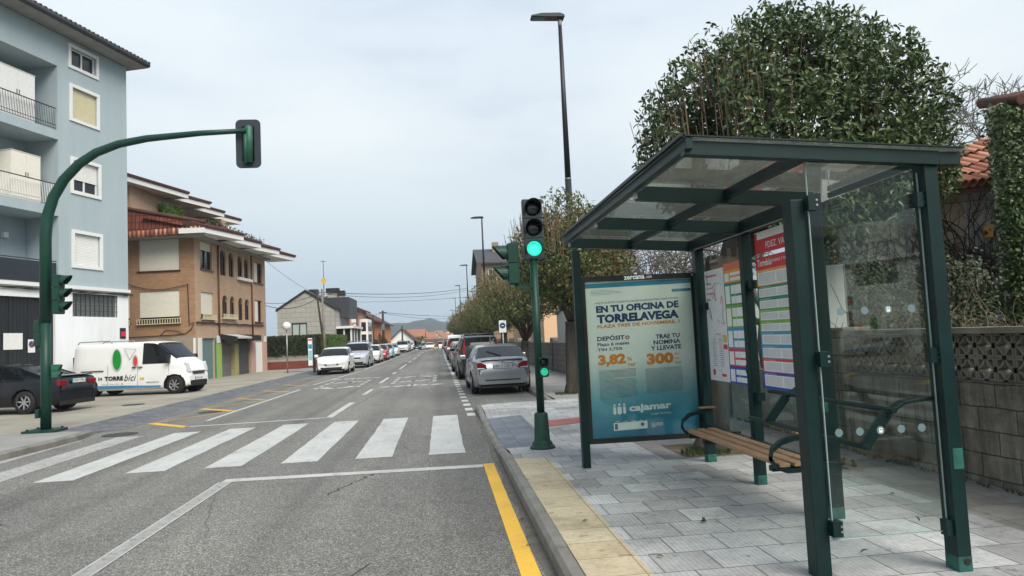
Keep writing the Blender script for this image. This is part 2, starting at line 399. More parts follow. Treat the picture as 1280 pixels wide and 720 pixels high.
mat('tile_orange_dull', (.35, .16, .09), .9, var=.3, scale=.6)
def lerp_pts(pts, y):
    if y <= pts[0][0]: return pts[0][1]
    for (a, b), (c, d) in zip(pts, pts[1:]):
        if y <= c: return b+(d-b)*(y-a)/(c-a)
    return pts[-1][1]
def dip(y): return lerp_pts([(125, 0), (150, -.35), (220, -3.), (420, -9.), (3000, -9.)], y)
# ------------------------------------------------------------------ ground, road, pavements
def sheet(name, xs_fn, ys, z_fn, m, kind='structure', nx=1):
    b = MB().use(m)
    rows = []
    for y in ys:
        x0, x1 = xs_fn(y); rows.append([(x0+(x1-x0)*i/nx, y, z_fn(x0+(x1-x0)*i/nx, y)) for i in range(nx+1)])
    o = 0
    for r in rows: b.v += r
    w = nx+1
    for j in range(len(rows)-1):
        for i in range(nx): b.face([j*w+i, j*w+i+1, (j+1)*w+i+1, (j+1)*w+i])
    return b.build(name, kind=kind)
YS = [-8, 0, 8, 15, 16.2, 30, 60, 90, 125, 150, 180, 220, 300, 420, 900, 1330]
sheet('ground', lambda y: (-1500, 1500), [-60]+YS, lambda x, y: dip(y)-.03, 'field_green')
sheet('road', lambda y: (-7.25, 2.6), [-8, 0, 8, 16, 30, 60, 90, 125, 150, 180, 220, 300, 420], lambda x, y: dip(y), 'asphalt')
# right pavement, lowered at the crossing
def kz(y): return lerp_pts([(9.3, .13), (10.3, .035), (13.6, .035), (14.6, .12), (16.2, .11)], y)
def pz(x, y):
    if x < .95: return kz(y)
    k = max(0, 1-(x-.95)/1.6)
    return .13-(.13-kz(y))*k
yy = [-8, 0, 8.6, 9.3, 9.8, 10.3, 11.5, 12.6, 13.6, 14.1, 14.6, 15.3, 16.1]
sheet('pavement', lambda y: (.83, 3.9), yy, pz, 'pavement_tiles', nx=12)
sheet('pavement_by_wall', lambda y: (3.9, 4.95), yy, lambda x, y: .13, 'old_tiles')
sheet('pavement_far', lambda y: (2.58, 4.9), [16.1, 40, 80, 125, 160], lambda x, y: .125+dip(y), 'grey_sidewalk')
def patch(name, poly, z, m, kind='structure'):
    b = MB().use(m); b.quad(*[(x, y, z+dip(y) if not callable(z) else z(x, y)) for x, y in poly]); return b.build(name, kind=kind)
sheet('tactile_paving', lambda y: (.83, 1.235), [-8, 0, 4, 8.66], lambda x, y: pz(x, y)+.004, 'tactile_yellow')
sheet('crossing_paving', lambda y: (.83, 1.5), [9.85, 10.3, 11.5, 12.6, 13.6, 13.8], lambda x, y: pz(x, y)+.004, 'tactile_blue', nx=3)
sheet('crossing_strip_red', lambda y: (1.65, 4.6), [11.8, 12.55], lambda x, y: pz(x, y)+.004, 'red_tiles', nx=6)
# worn older slabs around the tree pit
patch('tree_pit_paving', [(2.5, 7.95), (3.85, 7.95), (3.85, 9.4), (2.5, 9.4)], .134, 'old_tiles')
patch('tree_pit', [(2.75, 8.0), (3.7, 8.0), (3.7, 8.9), (2.75, 8.9)], .138, 'soil')
# kerbs: one stone every metre, chamfered front edge
def kerb(name, pts, top, width, seg=1., side=1, m='kerb_stone', gap=.008):
    b = MB().use(m)
    for (p, q) in zip(pts, pts[1:]):
        p = Vector(p); q = Vector(q); L = (q-p).length; n = max(1, round(L/seg)); d = (q-p)/L; nr = Vector((-d.y, d.x))*side
        for i in range(n):
            a = p+d*(L*i/n+gap/2); c = p+d*(L*(i+1)/n-gap/2)
            P = []
            for e in (a, c):
                t = top(e.y); h = t+rnd.uniform(-.004, .004)
                for (o, z) in ((0, -.05), (0, h-.03), (.03, h), (width, h), (width, -.05)): P.append((e.x+nr.x*o, e.y+nr.y*o, z+dip(e.y)))
            b.add(P, [(0,1,2,3,4)]+[(9,8,7,6,5)]+[(i_, i_+5, (i_+1)%5+5, (i_+1)%5) for i_ in range(5)])
    return b.build(name, kind='structure')
kerb('kerb', [(.72, -8), (.72, 8), (.71, 15.9)], kz, .11, side=-1)
kerb('kerb_bay', [(.71, 15.9), (.95, 16.2), (2.4, 16.22), (2.46, 17.5), (2.46, 125)], lambda y: .115, .12, seg=1.2, side=-1)
# left: raised pavement with kerb, paved gutter ramp, concrete forecourt
kl = [(-6.6, -8), (-7.1, 4), (-7.12, 12.2), (-7.0, 14.4), (-7.15, 15.3), (-7.7, 15.9), (-8.6, 16.15)]
kerb('kerb_left', kl, lambda y: lerp_pts([(14.8, .13), (15.6, .10), (16.1, .015)], y), .14, side=1, seg=.8)
b = MB().use('grey_sidewalk')
inner = [(-6.75, -8), (-7.24, 4), (-7.25, 12.2), (-7.14, 14.4), (-7.28, 15.2), (-7.8, 15.75), (-8.7, 15.98)]
zz = [.125, .125, .125, .12, .105, .07, .02]
for i in range(len(inner)-1):
    (a, c), (z0, z1) = (inner[i], inner[i+1]), (zz[i], zz[i+1])
    b.quad((a[0], a[1], z0), (c[0], c[1], z1), (-10.5, c[1] if i < 5 else 16.2, .09), (-10.5, a[1], .09))
b.build('pavement_left', kind='structure')
sheet('forecourt', lambda y: (-40, -10.5 if y < 15.61 else -8.05), [-8, 15.6, 15.62, 30, 50, 60], lambda x, y: .085 if x > -11 else .09, 'lot_concrete')
sheet('gutter_paving', lambda y: (-8.05, -7.22 if y < 16 else -6.98), [15.3, 15.95, 16.05, 20, 30, 44], lambda x, y: .006 if x > -7.5 else .087, 'grey_setts')
sheet('gutter_edge', lambda y: (-6.99, -6.9), [16.1, 30, 44], lambda x, y: .008, 'kerb_stone')
sheet('pavement_left_far', lambda y: (-9.6, -7.3), [44, 80, 125, 160], lambda x, y: .11+dip(y), 'grey_sidewalk')
kerb('kerb_left_far', [(-7.18, 44), (-7.18, 125)], lambda y: .11, .12, seg=2., side=1)
# ------------------------------------------------------------------ painted markings (each 4 mm above the road)
def strip(name, pts, w, m='road_white', z=.004):
    b = MB().use(m)
    for p, q in zip(pts, pts[1:]):
        d = (Vector(q)-Vector(p)).normalized(); n = Vector((-d.y, d.x))*w/2
        b.quad(*[(x, y, z+dip(y)) for x, y in ((p[0]-n.x, p[1]-n.y), (q[0]-n.x, q[1]-n.y), (q[0]+n.x, q[1]+n.y), (p[0]+n.x, p[1]+n.y))])
    return b
b = MB()
for k in range(8):                                       # zebra bars, 0.5 m wide every metre
    x1 = .28-k*1.03; x0 = x1-.51
    wear = 'road_white' if k < 6 else 'road_white_worn'
    y0 = 10.2 + rnd.uniform(-.06, .06) - (.15*k if k > 4 else 0)*.3
    y1 = 15.25 - (0 if k < 4 else .18*(k-3))
    b.use(wear)
    pts = []
    n = 14
    for i in range(n+1): pts.append((x0+rnd.uniform(-.008, .008), y0+(y1-y0)*i/n, .004))
    for i in range(n+1): pts.append((x1+rnd.uniform(-.008, .008), y1-(y1-y0)*i/n, .004))
    for i in range(n): b.quad(pts[i], pts[2*n+1-i], pts[2*n-i], pts[i+1])
b.build('crossing_marking', kind='structure')
b = strip('', [(-2.74, 9.18), (.47, 9.05)], .2); b.build('stop_line', kind='structure')
b = strip('', [(-2.7, 9.08), (-2.72, 2)], .15, 'road_line_ghost'); 
for dx in (-.07, .07):
    c = strip('', [(-2.69+dx, 9.06), (-2.72+dx, 2)], .02, z=.006); o = len(b.v); b.v += c.v; b.use('road_white')
    for f in c.f: b.face([o+i for i in f])
b.build('lane_line', kind='structure')
strip('', [(-5.55, 15.98), (-2.55, 16.22)], .14).build('stop_line_far', kind='structure')
strip('', [(-2.55, 16.2), (-2.5, 20.0)], .16).build('lane_line_far', kind='structure')
b = MB()
for (a, c) in ((22.7, 25.2), (28.6, 32.8), (36.2, 38.4), (42, 50), (54, 58), (62, 70), (75, 84), (90, 100), (106, 118)):
    s_ = strip('', [(-2.48, a), (-2.45, c)], .14); o = len(b.v); b.v += s_.v; b.use('road_white')
    for f in s_.f: b.face([o+i for i in f])
b.build('centre_dashes', kind='structure')
b = MB()
for (p, q) in (((-5.45, 17.1), (-5.3, 27.2)), ((-5.3, 30), (-4.72, 42)), ((-4.72, 44), (-4.62, 124))):
    s_ = strip('', [p, q], .12); o = len(b.v); b.v += s_.v; b.use('road_white')
    for f in s_.f: b.face([o+i for i in f])
b.build('edge_line', kind='structure')
b = MB()
y = 14.9
while y < 30.5:
    s_ = strip('', [(lerp_pts([(15, .58), (60, .34)], y), y), (lerp_pts([(15, .58), (60, .34)], y+.55), y+.55)], .17); o = len(b.v); b.v += s_.v; b.use('road_white')
    for f in s_.f: b.face([o+i for i in f])
    y += 1.12
s_ = strip('', [(.51, 30.5), (.34, 60), (.3, 124)], .14); o = len(b.v); b.v += s_.v
for f in s_.f: b.face([o+i for i in f])
b.build('bay_line', kind='structure')
b = MB()
for y in (19.3, 25.3, 31.5, 37.5, 43.5): 
    s_ = strip('', [(.62, y), (2.4, y+.0)], .1, 'road_white_worn'); o = len(b.v); b.v += s_.v; b.use('road_white_worn')
    for f in s_.f: b.face([o+i for i in f])
b.build('bay_dividers', kind='structure')
strip('', [(.545, -6), (.545, 9.18)], .135, 'road_yellow').build('yellow_line', kind='structure')
b = MB()
for k in range(5):
    y0 = 15.95+k*3.45
    for (p, q, w) in (((-5.52, y0), (-6.72, y0+1.25), .2), ((-6.72, y0+1.25), (-5.52, y0+3.45), .09)):
        s_ = strip('', [p, q], w); o = len(b.v); b.v += s_.v; b.use('road_yellow' if w > .1 and k < 2 else 'road_yellow_worn')
        for f in s_.f: b.face([o+i for i in f])
b.build('bus_stop_zigzag', kind='structure')
# lane lettering stretched along the road
def road_glyph(x0, y0, sx, sy):
    b = MB().use('road_white')
    def el(pts, w):
        P = [(x0+p[0]*sx, y0+p[1]*sy) for p in pts]
        s_ = strip('', P, w, z=.0045); o = len(b.v); b.v += s_.v
        for f in s_.f: b.face([o+i for i in f])
    for (a, c) in ((-.95, -.72), (-.6, -.25), (.28, .52), (.6, .95)): el([(a, 0), (c, .05)], .42)
    el([(-.12, .05), (0, -.02), (.14, .05)], .2); el([(-.12, .05), (0, .13), (.14, .05)], .2)
    for i in range(4): el([(-.72, .3+.2*i), (-.72, .4+.2*i)], .16); el([(.72, .3+.2*i), (.72, .4+.2*i)], .16)
    el([(-.5, .9), (-.3, 1.0), (0, 1.04), (.3, 1.0), (.55, .9)], .34)
    el([(-.5, .45), (-.3, .4)], .3); el([(-.2, .42), (-.05, .5), (.1, .42)], .3); el([(.2, .45), (.5, .52)], .3)
    return b
road_glyph(-1.12, 25.9, 1.12, 6.6).build('lane_lettering', kind='structure')
road_glyph(-3.95, 33.6, -1.1, -6.6).build('lane_lettering_oncoming', kind='structure')
# repairs and iron work
patch('road_repair', [(-6.1, 6.2), (-4.35, 7.55), (-4.62, 7.8), (-6.6, 7.75), (-7.1, 6.6)], .0035, 'old_asphalt')
for nm, x, y, r_ in (('manhole', -6.55, 15.2, .33), ('manhole', -9.35, 22.6, .32), ('manhole', -6.1, 19.4, .3), ('manhole', -7.6, 11.6, .25)):
    b = MB().use('old_asphalt'); b.disc((x, y, .0038 if x > -7 else (.0905 if x < -8.9 else .128)), r_, (1,0,0), (0,1,0), (0,0,.006), 28); b.build(nm, kind='structure')
mat('gutter_grit', (.085, .078, .062), .95, col2=(.15, .14, .12), scale=7, grime=.7)
sheet('gutter_dirt', lambda y: (.635+.02*math.sin(y*3.1)+.012*math.sin(y*7.7), .725), [-8+.25*i for i in range(96)], lambda x, y: .003, 'gutter_grit')
r_ = random.Random(77); b = MB().use('old_asphalt')
for (x0, y0, x1, y1) in ((-1.3, 7.9, -.9, 9.0), (-1.6, 2.2, -.6, 5.4), (-2.4, 18, -1.9, 26), (-.6, 27, -.9, 38)):
    P = [(x0+(x1-x0)*i/14+r_.uniform(-.05, .05), y0+(y1-y0)*i/14) for i in range(15)]
    s_ = strip('', P, .018, z=.0025); o = len(b.v); b.v += s_.v
    for f in s_.f: b.face([o+i for i in f])
b.build('sealed_cracks', kind='structure')
# distant hills
def hills(name, dist, x0, x1, h, base, seed, peak=None, m='hill_far'):
    r = random.Random(seed); b = MB().use(m, True); n = 240; rows = 7
    ph = [r.uniform(0, 6.3) for _ in range(8)]
    for j in range(rows):
        t = j/(rows-1)
        for i in range(n+1):
            x = x0+(x1-x0)*i/n
            hh = h*(.72+.14*math.sin(x/97+ph[0])+.08*math.sin(x/41+ph[1])+.04*math.sin(x/17+ph[2]))+ .9*math.sin(x/5.1+ph[3])+.7*math.sin(x/2.3+ph[4])*1.
            if peak: hh += peak[1]*math.exp(-((x-peak[0])/peak[2])**2)
            b.v.append((x, dist+260*t, base+hh*math.sin(t*math.pi/2)+r.uniform(-.5, .5)*t))
    for j in range(rows-1):
        for i in range(n):
            o = j*(n+1)+i; b.face([o, o+1, o+n+2, o+n+1])
    return b.build(name, kind='structure', uv=False)
mat('hill_far', (.016, .026, .026), .95, col2=(.008, .015, .014), scale=.03)
hills('hills', 1000, -1100, 1100, 56, -14, 3, (-21, 4, 13))
# ------------------------------------------------------------------ bus shelter
Z0 = .13
S = thing('bus_shelter', 'dark green metal bus shelter with glass roof standing on the grey pavement', 'bus shelter', (2.93, 5.8, Z0))
def post(x, y, z1, wx, wy, chip=0, base=True):
    b = MB().use('shelter_green'); b.box(x-wx/2, x+wx/2, y-wy/2, y+wy/2, Z0+(.085 if chip else 0), z1)
    if chip: b.use('shelter_chip'); b.box(x-wx/2-.001, x+wx/2+.001, y-wy/2-.001, y+wy/2+.001, Z0, Z0+.086)
    return b
XB = 2.93
p = post(2.985, 3.972, 2.55, .085, .11, 1)
p.use('shelter_chip'); p.box(2.985-.02, 2.985+.0435, 3.9155, 3.925, .72, .84)
p.use('black_plastic'); p.disc((2.995, 3.914, .19), .02, (1,0,0), (0,0,1), (0,-.004,0))
p.build('post', S, bevel=.004)
post(2.165, 4.05, 2.36, .09, .11).build('post', S, bevel=.004)
p = post(XB, 5.19, 2.5, .1, .1, 1); p.use('shelter_chip'); p.box(XB-.051, XB-.02, 5.139, 5.19, .93, 1.03); p.build('post', S, bevel=.004)
post(XB, 6.45, 2.5, .09, .09, 1).build('post', S, bevel=.004)
post(XB, 7.68, 2.5, .1, .1, 1).build('post', S, bevel=.004)
post(1.55, 7.8, 2.55, .085, .1).build('post', S, bevel=.004)
# roof: tilted slightly down to the back
def rz_(x): return 2.72-.06*(x-1.49)
def rbeam(b, p, q, w, h):   # top edge along roof plane minus offset
    b.bar((p[0], p[1], rz_(p[0])-h/2-.012+p[2]), (q[0], q[1], rz_(q[0])-h/2-.012+q[2]), w, h)
b = MB().use('shelter_green')
rbeam(b, (1.45, 3.93, 0), (3.03, 3.93, 0), .07, .086)
b.box(3.032, 3.17, 3.9, 3.962, 2.53, 2.612)
b.build('roof_frame', S, bevel=.003)
b = MB().use('shelter_green'); b.bar((1.47, 3.87, rz_(1.47)-.035), (1.47, 7.9, rz_(1.47)-.035), .045, .07); b.build('front_rail', S, bevel=.003)
b = MB().use('galvanised'); b.bar((1.50, 3.97, rz_(1.5)-.055), (1.50, 7.88, rz_(1.5)-.055), .012, .04); b.build('trim', S)
b = MB().use('shelter_green'); b.bar((XB, 5.14, rz_(XB)-.075), (XB, 7.9, rz_(XB)-.075), .1, .12); b.build('back_rail', S, bevel=.003)
b = MB().use('galvanised'); b.bar((XB-.06, 5.3, 2.49), (XB-.06, 7.6, 2.49), .006, .012); b.build('trim', S)
for y in (5.1, 6.45, 7.82):
    b = MB().use('shelter_green'); rbeam(b, (1.5, y, -.01), (2.88, y, -.01), .06, .11); b.build('crossbeam', S, bevel=.003)
    b = MB().use('galvanised'); b.box(1.484, 1.5, y-.03, y+.03, rz_(1.5)-.12, rz_(1.5)-.02); b.build('end_plate', S)
for (y0, y1) in ((3.97, 5.07), (5.13, 6.42), (6.48, 7.79)):
    b = MB().use('shelter_green'); b.bar((2.2, y0, rz_(2.2)-.06), (2.2, y1, rz_(2.2)-.06), .05, .07); b.build('rafter', S, bevel=.002)
glassmat('roof_glass', (.92, .94, .92), 1.5, .24, (.62, .62, .54))
b = MB().use('roof_glass'); P = [(1.45, 3.88), (3.2, 3.88), (3.2, 7.92), (1.45, 7.92)]
b.prism([(0, 0), (1, 0), (1, 1), (0, 1)], (1.45, 3.88, rz_(1.45)-.004), (1.75, 0, -.06*1.75), (0, 4.04, 0), (0, 0, .008)); b.build('roof_glass', S)
b = MB().use('shelter_green'); b.bar((1.43, 3.86, rz_(1.43)+.008), (1.43, 7.93, rz_(1.43)+.008), .03, .022); b.bar((1.43, 3.87, rz_(1.43)+.006), (3.17, 3.87, rz_(3.17)+.006), .02, .008); b.build('drip_edge', S)
b = MB().use('shelter_green'); b.bar((3.05, 3.97, rz_(3.05)-.03), (3.05, 5.14, rz_(3.05)-.03), .03, .04); b.build('glazing_bar', S)
# side glass between the middle and right post
glassmat('clear_glass', (.93, .96, .95), 1.0, .003, (.4, .45, .45)); plain('glass_edge', (.34, .44, .41), .2)
b = MB().use('clear_glass'); b.box(2.225, 2.93, 3.972, 3.98, .36, 2.56); b.build('side_glass', S)
b = MB().use('glass_edge'); b.box(2.218, 2.222, 3.97, 3.982, .36, 2.58); b.box(2.222, 2.93, 3.97, 3.982, .352, .358); b.box(2.931, 2.933, 3.97, 3.982, .36, 2.5); b.build('glass_edge', S)
for (y0, y1) in ((4.02, 5.13), (5.25, 6.4), (6.5, 7.62)):
    b = MB().use('clear_glass'); b.box(2.962, 2.97, y0, y1, .40, 2.42); b.build('back_glass', S)
plain('dot_grey', (.13, .19, .20), .5); plain('dot_white', (.7, .78, .76), .5)
for z, xs in ((1.675, (2.37, 2.52, 2.67, 2.82)), (.965, (2.3, 2.43, 2.56, 2.69, 2.82))):
    for i, x in enumerate(xs):
        b = MB().use('dot_grey'); b.disc((x, 3.969, z), .024, (1,0,0), (0,0,1), (0,-.002,0), 24)
        if i == 2:
            b.use('dot_white'); b.box(x-.011, x+.011, 3.9655, 3.9665, z-.014, z+.014); b.use('dot_grey'); b.box(x-.006, x+.006, 3.9645, 3.965, z+.002, z+.008)
        b.build('sticker', S)
for (x, y, z) in ((2.235, 3.96, .42), (2.235, 3.96, 1.4), (2.93, 3.955, .38), (2.925, 3.955, 1.39), (2.925, 3.955, 2.33), (2.235, 3.96, 2.33)):
    b = MB().use('shelter_green'); b.box(x-.03, x+.03, y-.02, y+.035, z-.045, z+.045)
    b.use('galvanised')
    for dz in (-.015, .015): b.disc((x+.022, y-.02, z+dz), .007, (1,0,0), (0,0,1), (0,-.003,0), 8)
    b.build('clamp', S)
for (x, y, z) in ((2.93, 5.28, 2.0), (2.93, 5.28, 1.2), (2.93, 6.35, 2.0), (2.93, 6.53, 1.2), (2.93, 7.55, 1.85), (2.93, 6.36, .95)):
    b = MB().use('shelter_green'); b.box(x-.02, x+.045, y-.035, y+.035, z-.04, z+.04); b.build('clamp', S)
# leaning rail: two tubes along the back, carried by bent flat arms
for y in (4.05, 5.3):
    b = MB().use('shelter_green')
    P = [(2.95, y, 1.13), (2.76, y, 1.11), (2.66, y, 1.05), (2.5, y, .86)]
    for p_, q_ in zip(P, P[1:]): b.bar(p_, q_, .02, .07, (1, 0, .3))
    b.build('rail_arm', S, bevel=.003)
b = MB().use('shelter_green'); b.tube([(2.68, 4.0, 1.07), (2.68, 5.62, 1.07)], .017, 12); b.build('leaning_rail', S)
b = MB().use('shelter_green'); b.tube([(2.5, 4.0, .86), (2.5, 5.62, .86)], .017, 12); b.build('leaning_rail', S)
# advertising panel
AP = MB().use('black_plastic')
AX0, AX1, AZ0, AZ1, AY0 = 1.595, 2.93, .385, 2.25, 7.77
AP.box(AX0, AX0+.04, AY0, AY0+.12, AZ0, AZ1); AP.box(AX1-.06, AX1, AY0, AY0+.12, AZ0, AZ1)
AP.box(AX0+.04, AX1-.06, AY0, AY0+.12, AZ0, AZ0+.055); AP.box(AX0+.04, AX1-.06, AY0, AY0+.12, AZ1-.06, AZ1); AP.box(AX0+.04, AX1-.06, AY0+.03, AY0+.12, AZ0+.055, AZ1-.06)
panel = AP.build('advertising_panel', S)
pw = (1.633, 2.868, .44, 2.19)
gradmat('poster_paper', [(0., (.02, .17, .28)), (.14, (.04, .25, .36)), (.26, (.14, .40, .48)), (.38, (.5, .64, .62)), (.5, (.86, .89, .82)), (1., (.88, .92, .85))], 2, .3, z0=.40, z1=2.15)
b = MB().use('poster_paper'); b.box(pw[0], pw[1], AY0+.02, AY0+.03, pw[2], pw[3])
po = b.build('poster', panel, world=False); 
def wfix(o, par):   # put a child written in world coordinates under a child of the shelter
    o.parent = par; o.location = (0, 0, 0)
    for v in o.data.vertices: v.co -= Vector(S.location)
    return o
wfix(po, panel)
plain('ink_navy', (.015, .05, .15), .5); plain('ink_orange', (.80, .27, .03), .5); plain('ink_blue', (.03, .25, .40), .5); plain('ink_white', (.85, .9, .88), .5); plain('ink_grey', (.13, .15, .17), .6); plain('ink_brown', (.35, .13, .06), .5)
L = MB(); U = (1, 0, .028); V = (0, 0, 1); YP = AY0+.0185
def pt(txt, x0, z0, x1, z1, m, off=.02, fit=True): L.use(m); L.text(txt, (x0, YP, z0-.012), U, V, x1-x0, z1-z0, off, fit)
L.use('ink_blue'); L.prism([(0, 0), (1, 0), (1, 1), (0, 1)], (1.636, YP, 2.115), (1.23, 0, .02), (0, 0, .05), (0, .001, 0)); L.prism([(0, 0), (1, 0), (1, 1), (0, 1)], (2.64, YP, 2.04), (.225, 0, .004), (0, 0, .032), (0, .001, 0))
L.use('ink_white'); L.text('Torrelavega', (2.65, YP-.001, 2.05), U, V, .1, .014, 0)
pt('www.cajamar.es', 1.70, 2.09, 1.95, 2.1, 'ink_grey', 0)
for i in range(3): L.use('ink_grey'); L.box(1.70, 1.70+(.33, .36, .22)[i], YP, YP+.001, 2.07-.016*i, 2.0725-.016*i)
pt('HAZTE CLIENTE Y DISFRUTA DE ESTAS EXCELENTES CONDICIONES.', 1.745, 1.945, 2.71, 1.965, 'ink_grey', .01)
pt('EN TU OFICINA DE', 1.75, 1.845, 2.71, 1.925, 'ink_navy', .052)
pt('TORRELAVEGA', 1.755, 1.725, 2.705, 1.825, 'ink_navy', .056)
pt('PLAZA TRES DE NOVIEMBRE, 1', 1.755, 1.665, 2.71, 1.71, 'ink_orange', .035)
pt('DEPÓSIT', 1.745, 1.53, 2.06, 1.59, 'ink_navy', .03); pt('O', 2.065, 1.535, 2.12, 1.58, 'ink_brown', .06)
pt('Plazo 6 meses', 1.745, 1.47, 2.11, 1.51, 'ink_navy', .02); pt('TIN 3,75%', 1.745, 1.41, 2.03, 1.448, 'ink_navy', .02)
pt('TRAE TU', 2.42, 1.525, 2.70, 1.575, 'ink_navy', .036); pt('NOMINA', 2.39, 1.46, 2.705, 1.51, 'ink_navy', .036); pt('Y LLEVATE', 2.355, 1.395, 2.71, 1.445, 'ink_navy', .036)
pt('3,82', 1.745, 1.235, 2.06, 1.375, 'ink_orange', .058); pt('%', 2.07, 1.295, 2.135, 1.34, 'ink_orange', .01); pt('TAE*', 2.075, 1.235, 2.18, 1.27, 'ink_orange', .03)
pt('300', 2.30, 1.235, 2.615, 1.365, 'ink_orange', .06); pt('EU', 2.63, 1.335, 2.68, 1.362, 'ink_orange', .02); pt('RA', 2.63, 1.285, 2.68, 1.312, 'ink_orange', .02); pt('ZOS*', 2.63, 1.235, 2.705, 1.262, 'ink_orange', .02)
rr = random.Random(4)
def para(b_, x0, x1, z0, z1, n, yp, m='ink_grey', ph=.0042, slope=.028, breaks=(7,)):
    b_.use(m); st = (z1-z0)/n
    for i in range(n):
        z = z1-st*(i+1); x = x0; end = x1 if i not in breaks and i != n-1 else x0+(x1-x0)*.4
        while x < end-.01:
            w = min(rr.uniform(.008, .04), end-x); dz = (x-x0)*slope
            b_.prism([(0, 0), (1, 0), (1, 1), (0, 1)], (x, yp, z+dz), (w, 0, w*slope), (0, 0, ph), (0, .0006, 0)); x += w+.005
para(L, 1.745, 2.17, .86, 1.195, 25, YP); para(L, 2.28, 2.705, .90, 1.19, 23, YP, breaks=())
L.use('ink_orange'); L.text('3,82% TAE', (1.93, YP-.001, 1.168), U, V, .13, .012, .02)
# emblem: three figures side by side
for i, (dx, w) in enumerate(((0, .03), (.047, .048), (.112, .03))):
    L.use('ink_white'); x = 1.885+dx; L.prism([(0, .012), (w*.5, 0), (w, .012), (w, .085), (0, .085)], (x, YP, .69+.002*i), (1,0,0), (0,0,1), (0,.001,0))
    L.disc((x+w/2, YP, .795+.002*i+(.004 if i == 1 else 0)), .013, (1,0,0), (0,0,1), (0,.001,0), 16)
pt('cajamar', 2.065, .705, 2.555, .805, 'ink_white', .038); pt('CAJA RURAL', 2.315, .675, 2.55, .697, 'ink_white', .0)
L.use('ink_white'); L.prism([(0, 0), (1, 0), (1, 1), (0, 1)], (1.88, YP, .515), (.385, 0, .008), (0, 0, .085), (0, .001, 0))
L.use('ink_grey'); L.box(1.892, 1.925, YP-.001, YP, .527, .59); L.box(2.19, 2.225, YP-.001, YP, .553, .587)
for i in range(4): L.use('ink_white'); L.box(1.9+.09*i, 1.95+.09*i, YP, YP+.001, .612, .617)
para(L, 2.31, 2.44, .53, .585, 4, YP, 'ink_white', .006, breaks=())
wfix(L.build('lettering', panel, world=False, uv=False), panel)
T = MB().use('ink_white'); T.text('zercana', (2.085, AY0-.001, 2.195), U, V, .24, .042, .03); T.text('.com', (2.34, AY0-.001, 2.205), U, V, .07, .026, 0); T.text('19', (2.875, AY0-.001, 2.213), U, V, .026, .026, 0)
wfix(T.build('frame_lettering', panel, world=False, uv=False), panel)
b = MB().use('clear_glass'); b.box(pw[0], pw[1], AY0+.008, AY0+.010, pw[2], pw[3]); wfix(b.build('cover_glass', panel, world=False), panel)
# timetables on the back glass, read from the seat side: right is -y
YT = 2.956
plain('tt_red', (.65, .03, .05), .4); plain('tt_white', (.86, .88, .86), .4); plain('tt_grey', (.66, .67, .68), .5); plain('tt_orange', (.85, .33, .04), .4)
plain('tt_dgreen', (.02, .25, .13), .4); plain('tt_lgreen', (.2, .42, .06), .4); plain('tt_blue', (.04, .3, .52), .4); plain('tt_red2', (.65, .05, .07), .4); plain('tt_navy', (.03, .07, .42), .4); plain('tt_mapgrey', (.78, .78, .8), .5); plain('tt_orangered', (.75, .16, .06), .4)
def tbox(b, y0, y1, z0, z1, m, lift): b.use(m); b.box(YT-.001-lift*.0008, YT-lift*.0008, y1, y0, z0, z1)   # y0 > y1
def ttext(b, txt, y0, z0, w, h, m, off=.02, lift=3): b.use(m); b.text(txt, (YT-.001-lift*.0008, y0, z0), (0,-1,0), (0,0,1), w, h, off)
B2 = MB()
tbox(B2, 6.28, 5.36, 2.40, 2.47, 'tt_white', 0); tbox(B2, 6.28, 5.36, 2.27, 2.40, 'tt_red', 0)
tbox(B2, 6.28, 6.23, 2.38, 2.46, 'tt_red', 1)
s2 = B2; ttext(B2, 'FDEZ. VALLEJO 91', 6.06, 2.29, .66, .075, 'tt_white', .01)
so = B2.build('stop_name_strip', S)
B2 = MB(); tbox(B2, 6.29, 5.36, 2.12, 2.235, 'tt_red', 0); ttext(B2, 'Torrebús', 6.25, 2.15, .28, .065, 'tt_white', .02); ttext(B2, 'LÍNEAS Y HORARIOS', 5.98, 2.17, .5, .035, 'tt_white', .01)
bands = [('tt_orange', 2.12, 1.97, 1), ('tt_dgreen', 1.97, 1.86, 1), ('tt_dgreen', 1.86, 1.755, 1), ('tt_lgreen', 1.755, 1.65, 1), ('tt_lgreen', 1.65, 1.55, 1), ('tt_blue', 1.55, 1.43, 1), ('tt_blue', 1.43, 1.31, 1), ('tt_red2', 1.31, 1.185, 1), ('tt_navy', 1.185, 1.035, 1)]
for m_, z1, z0, _ in bands:
    tbox(B2, 6.29, 5.36, z0, z1, m_, 0); tbox(B2, 6.26, 5.38, z0+(.025 if m_ == 'tt_navy' else .008), z1-.024, 'tt_white', 1)
    ttext(B2, 'LÍNEA  TORRELAVEGA', 6.25, z1-.018, .22, .011, 'tt_white', 0, 2)
    for (a, c) in ((6.24, 5.92), (5.90, 5.60), (5.58, 5.40)): tbox(B2, a, c, z0+(.033 if m_ == 'tt_navy' else .016), z1-.032, 'tt_grey', 2)
B2.build('timetable_panel', S)
B1 = MB()
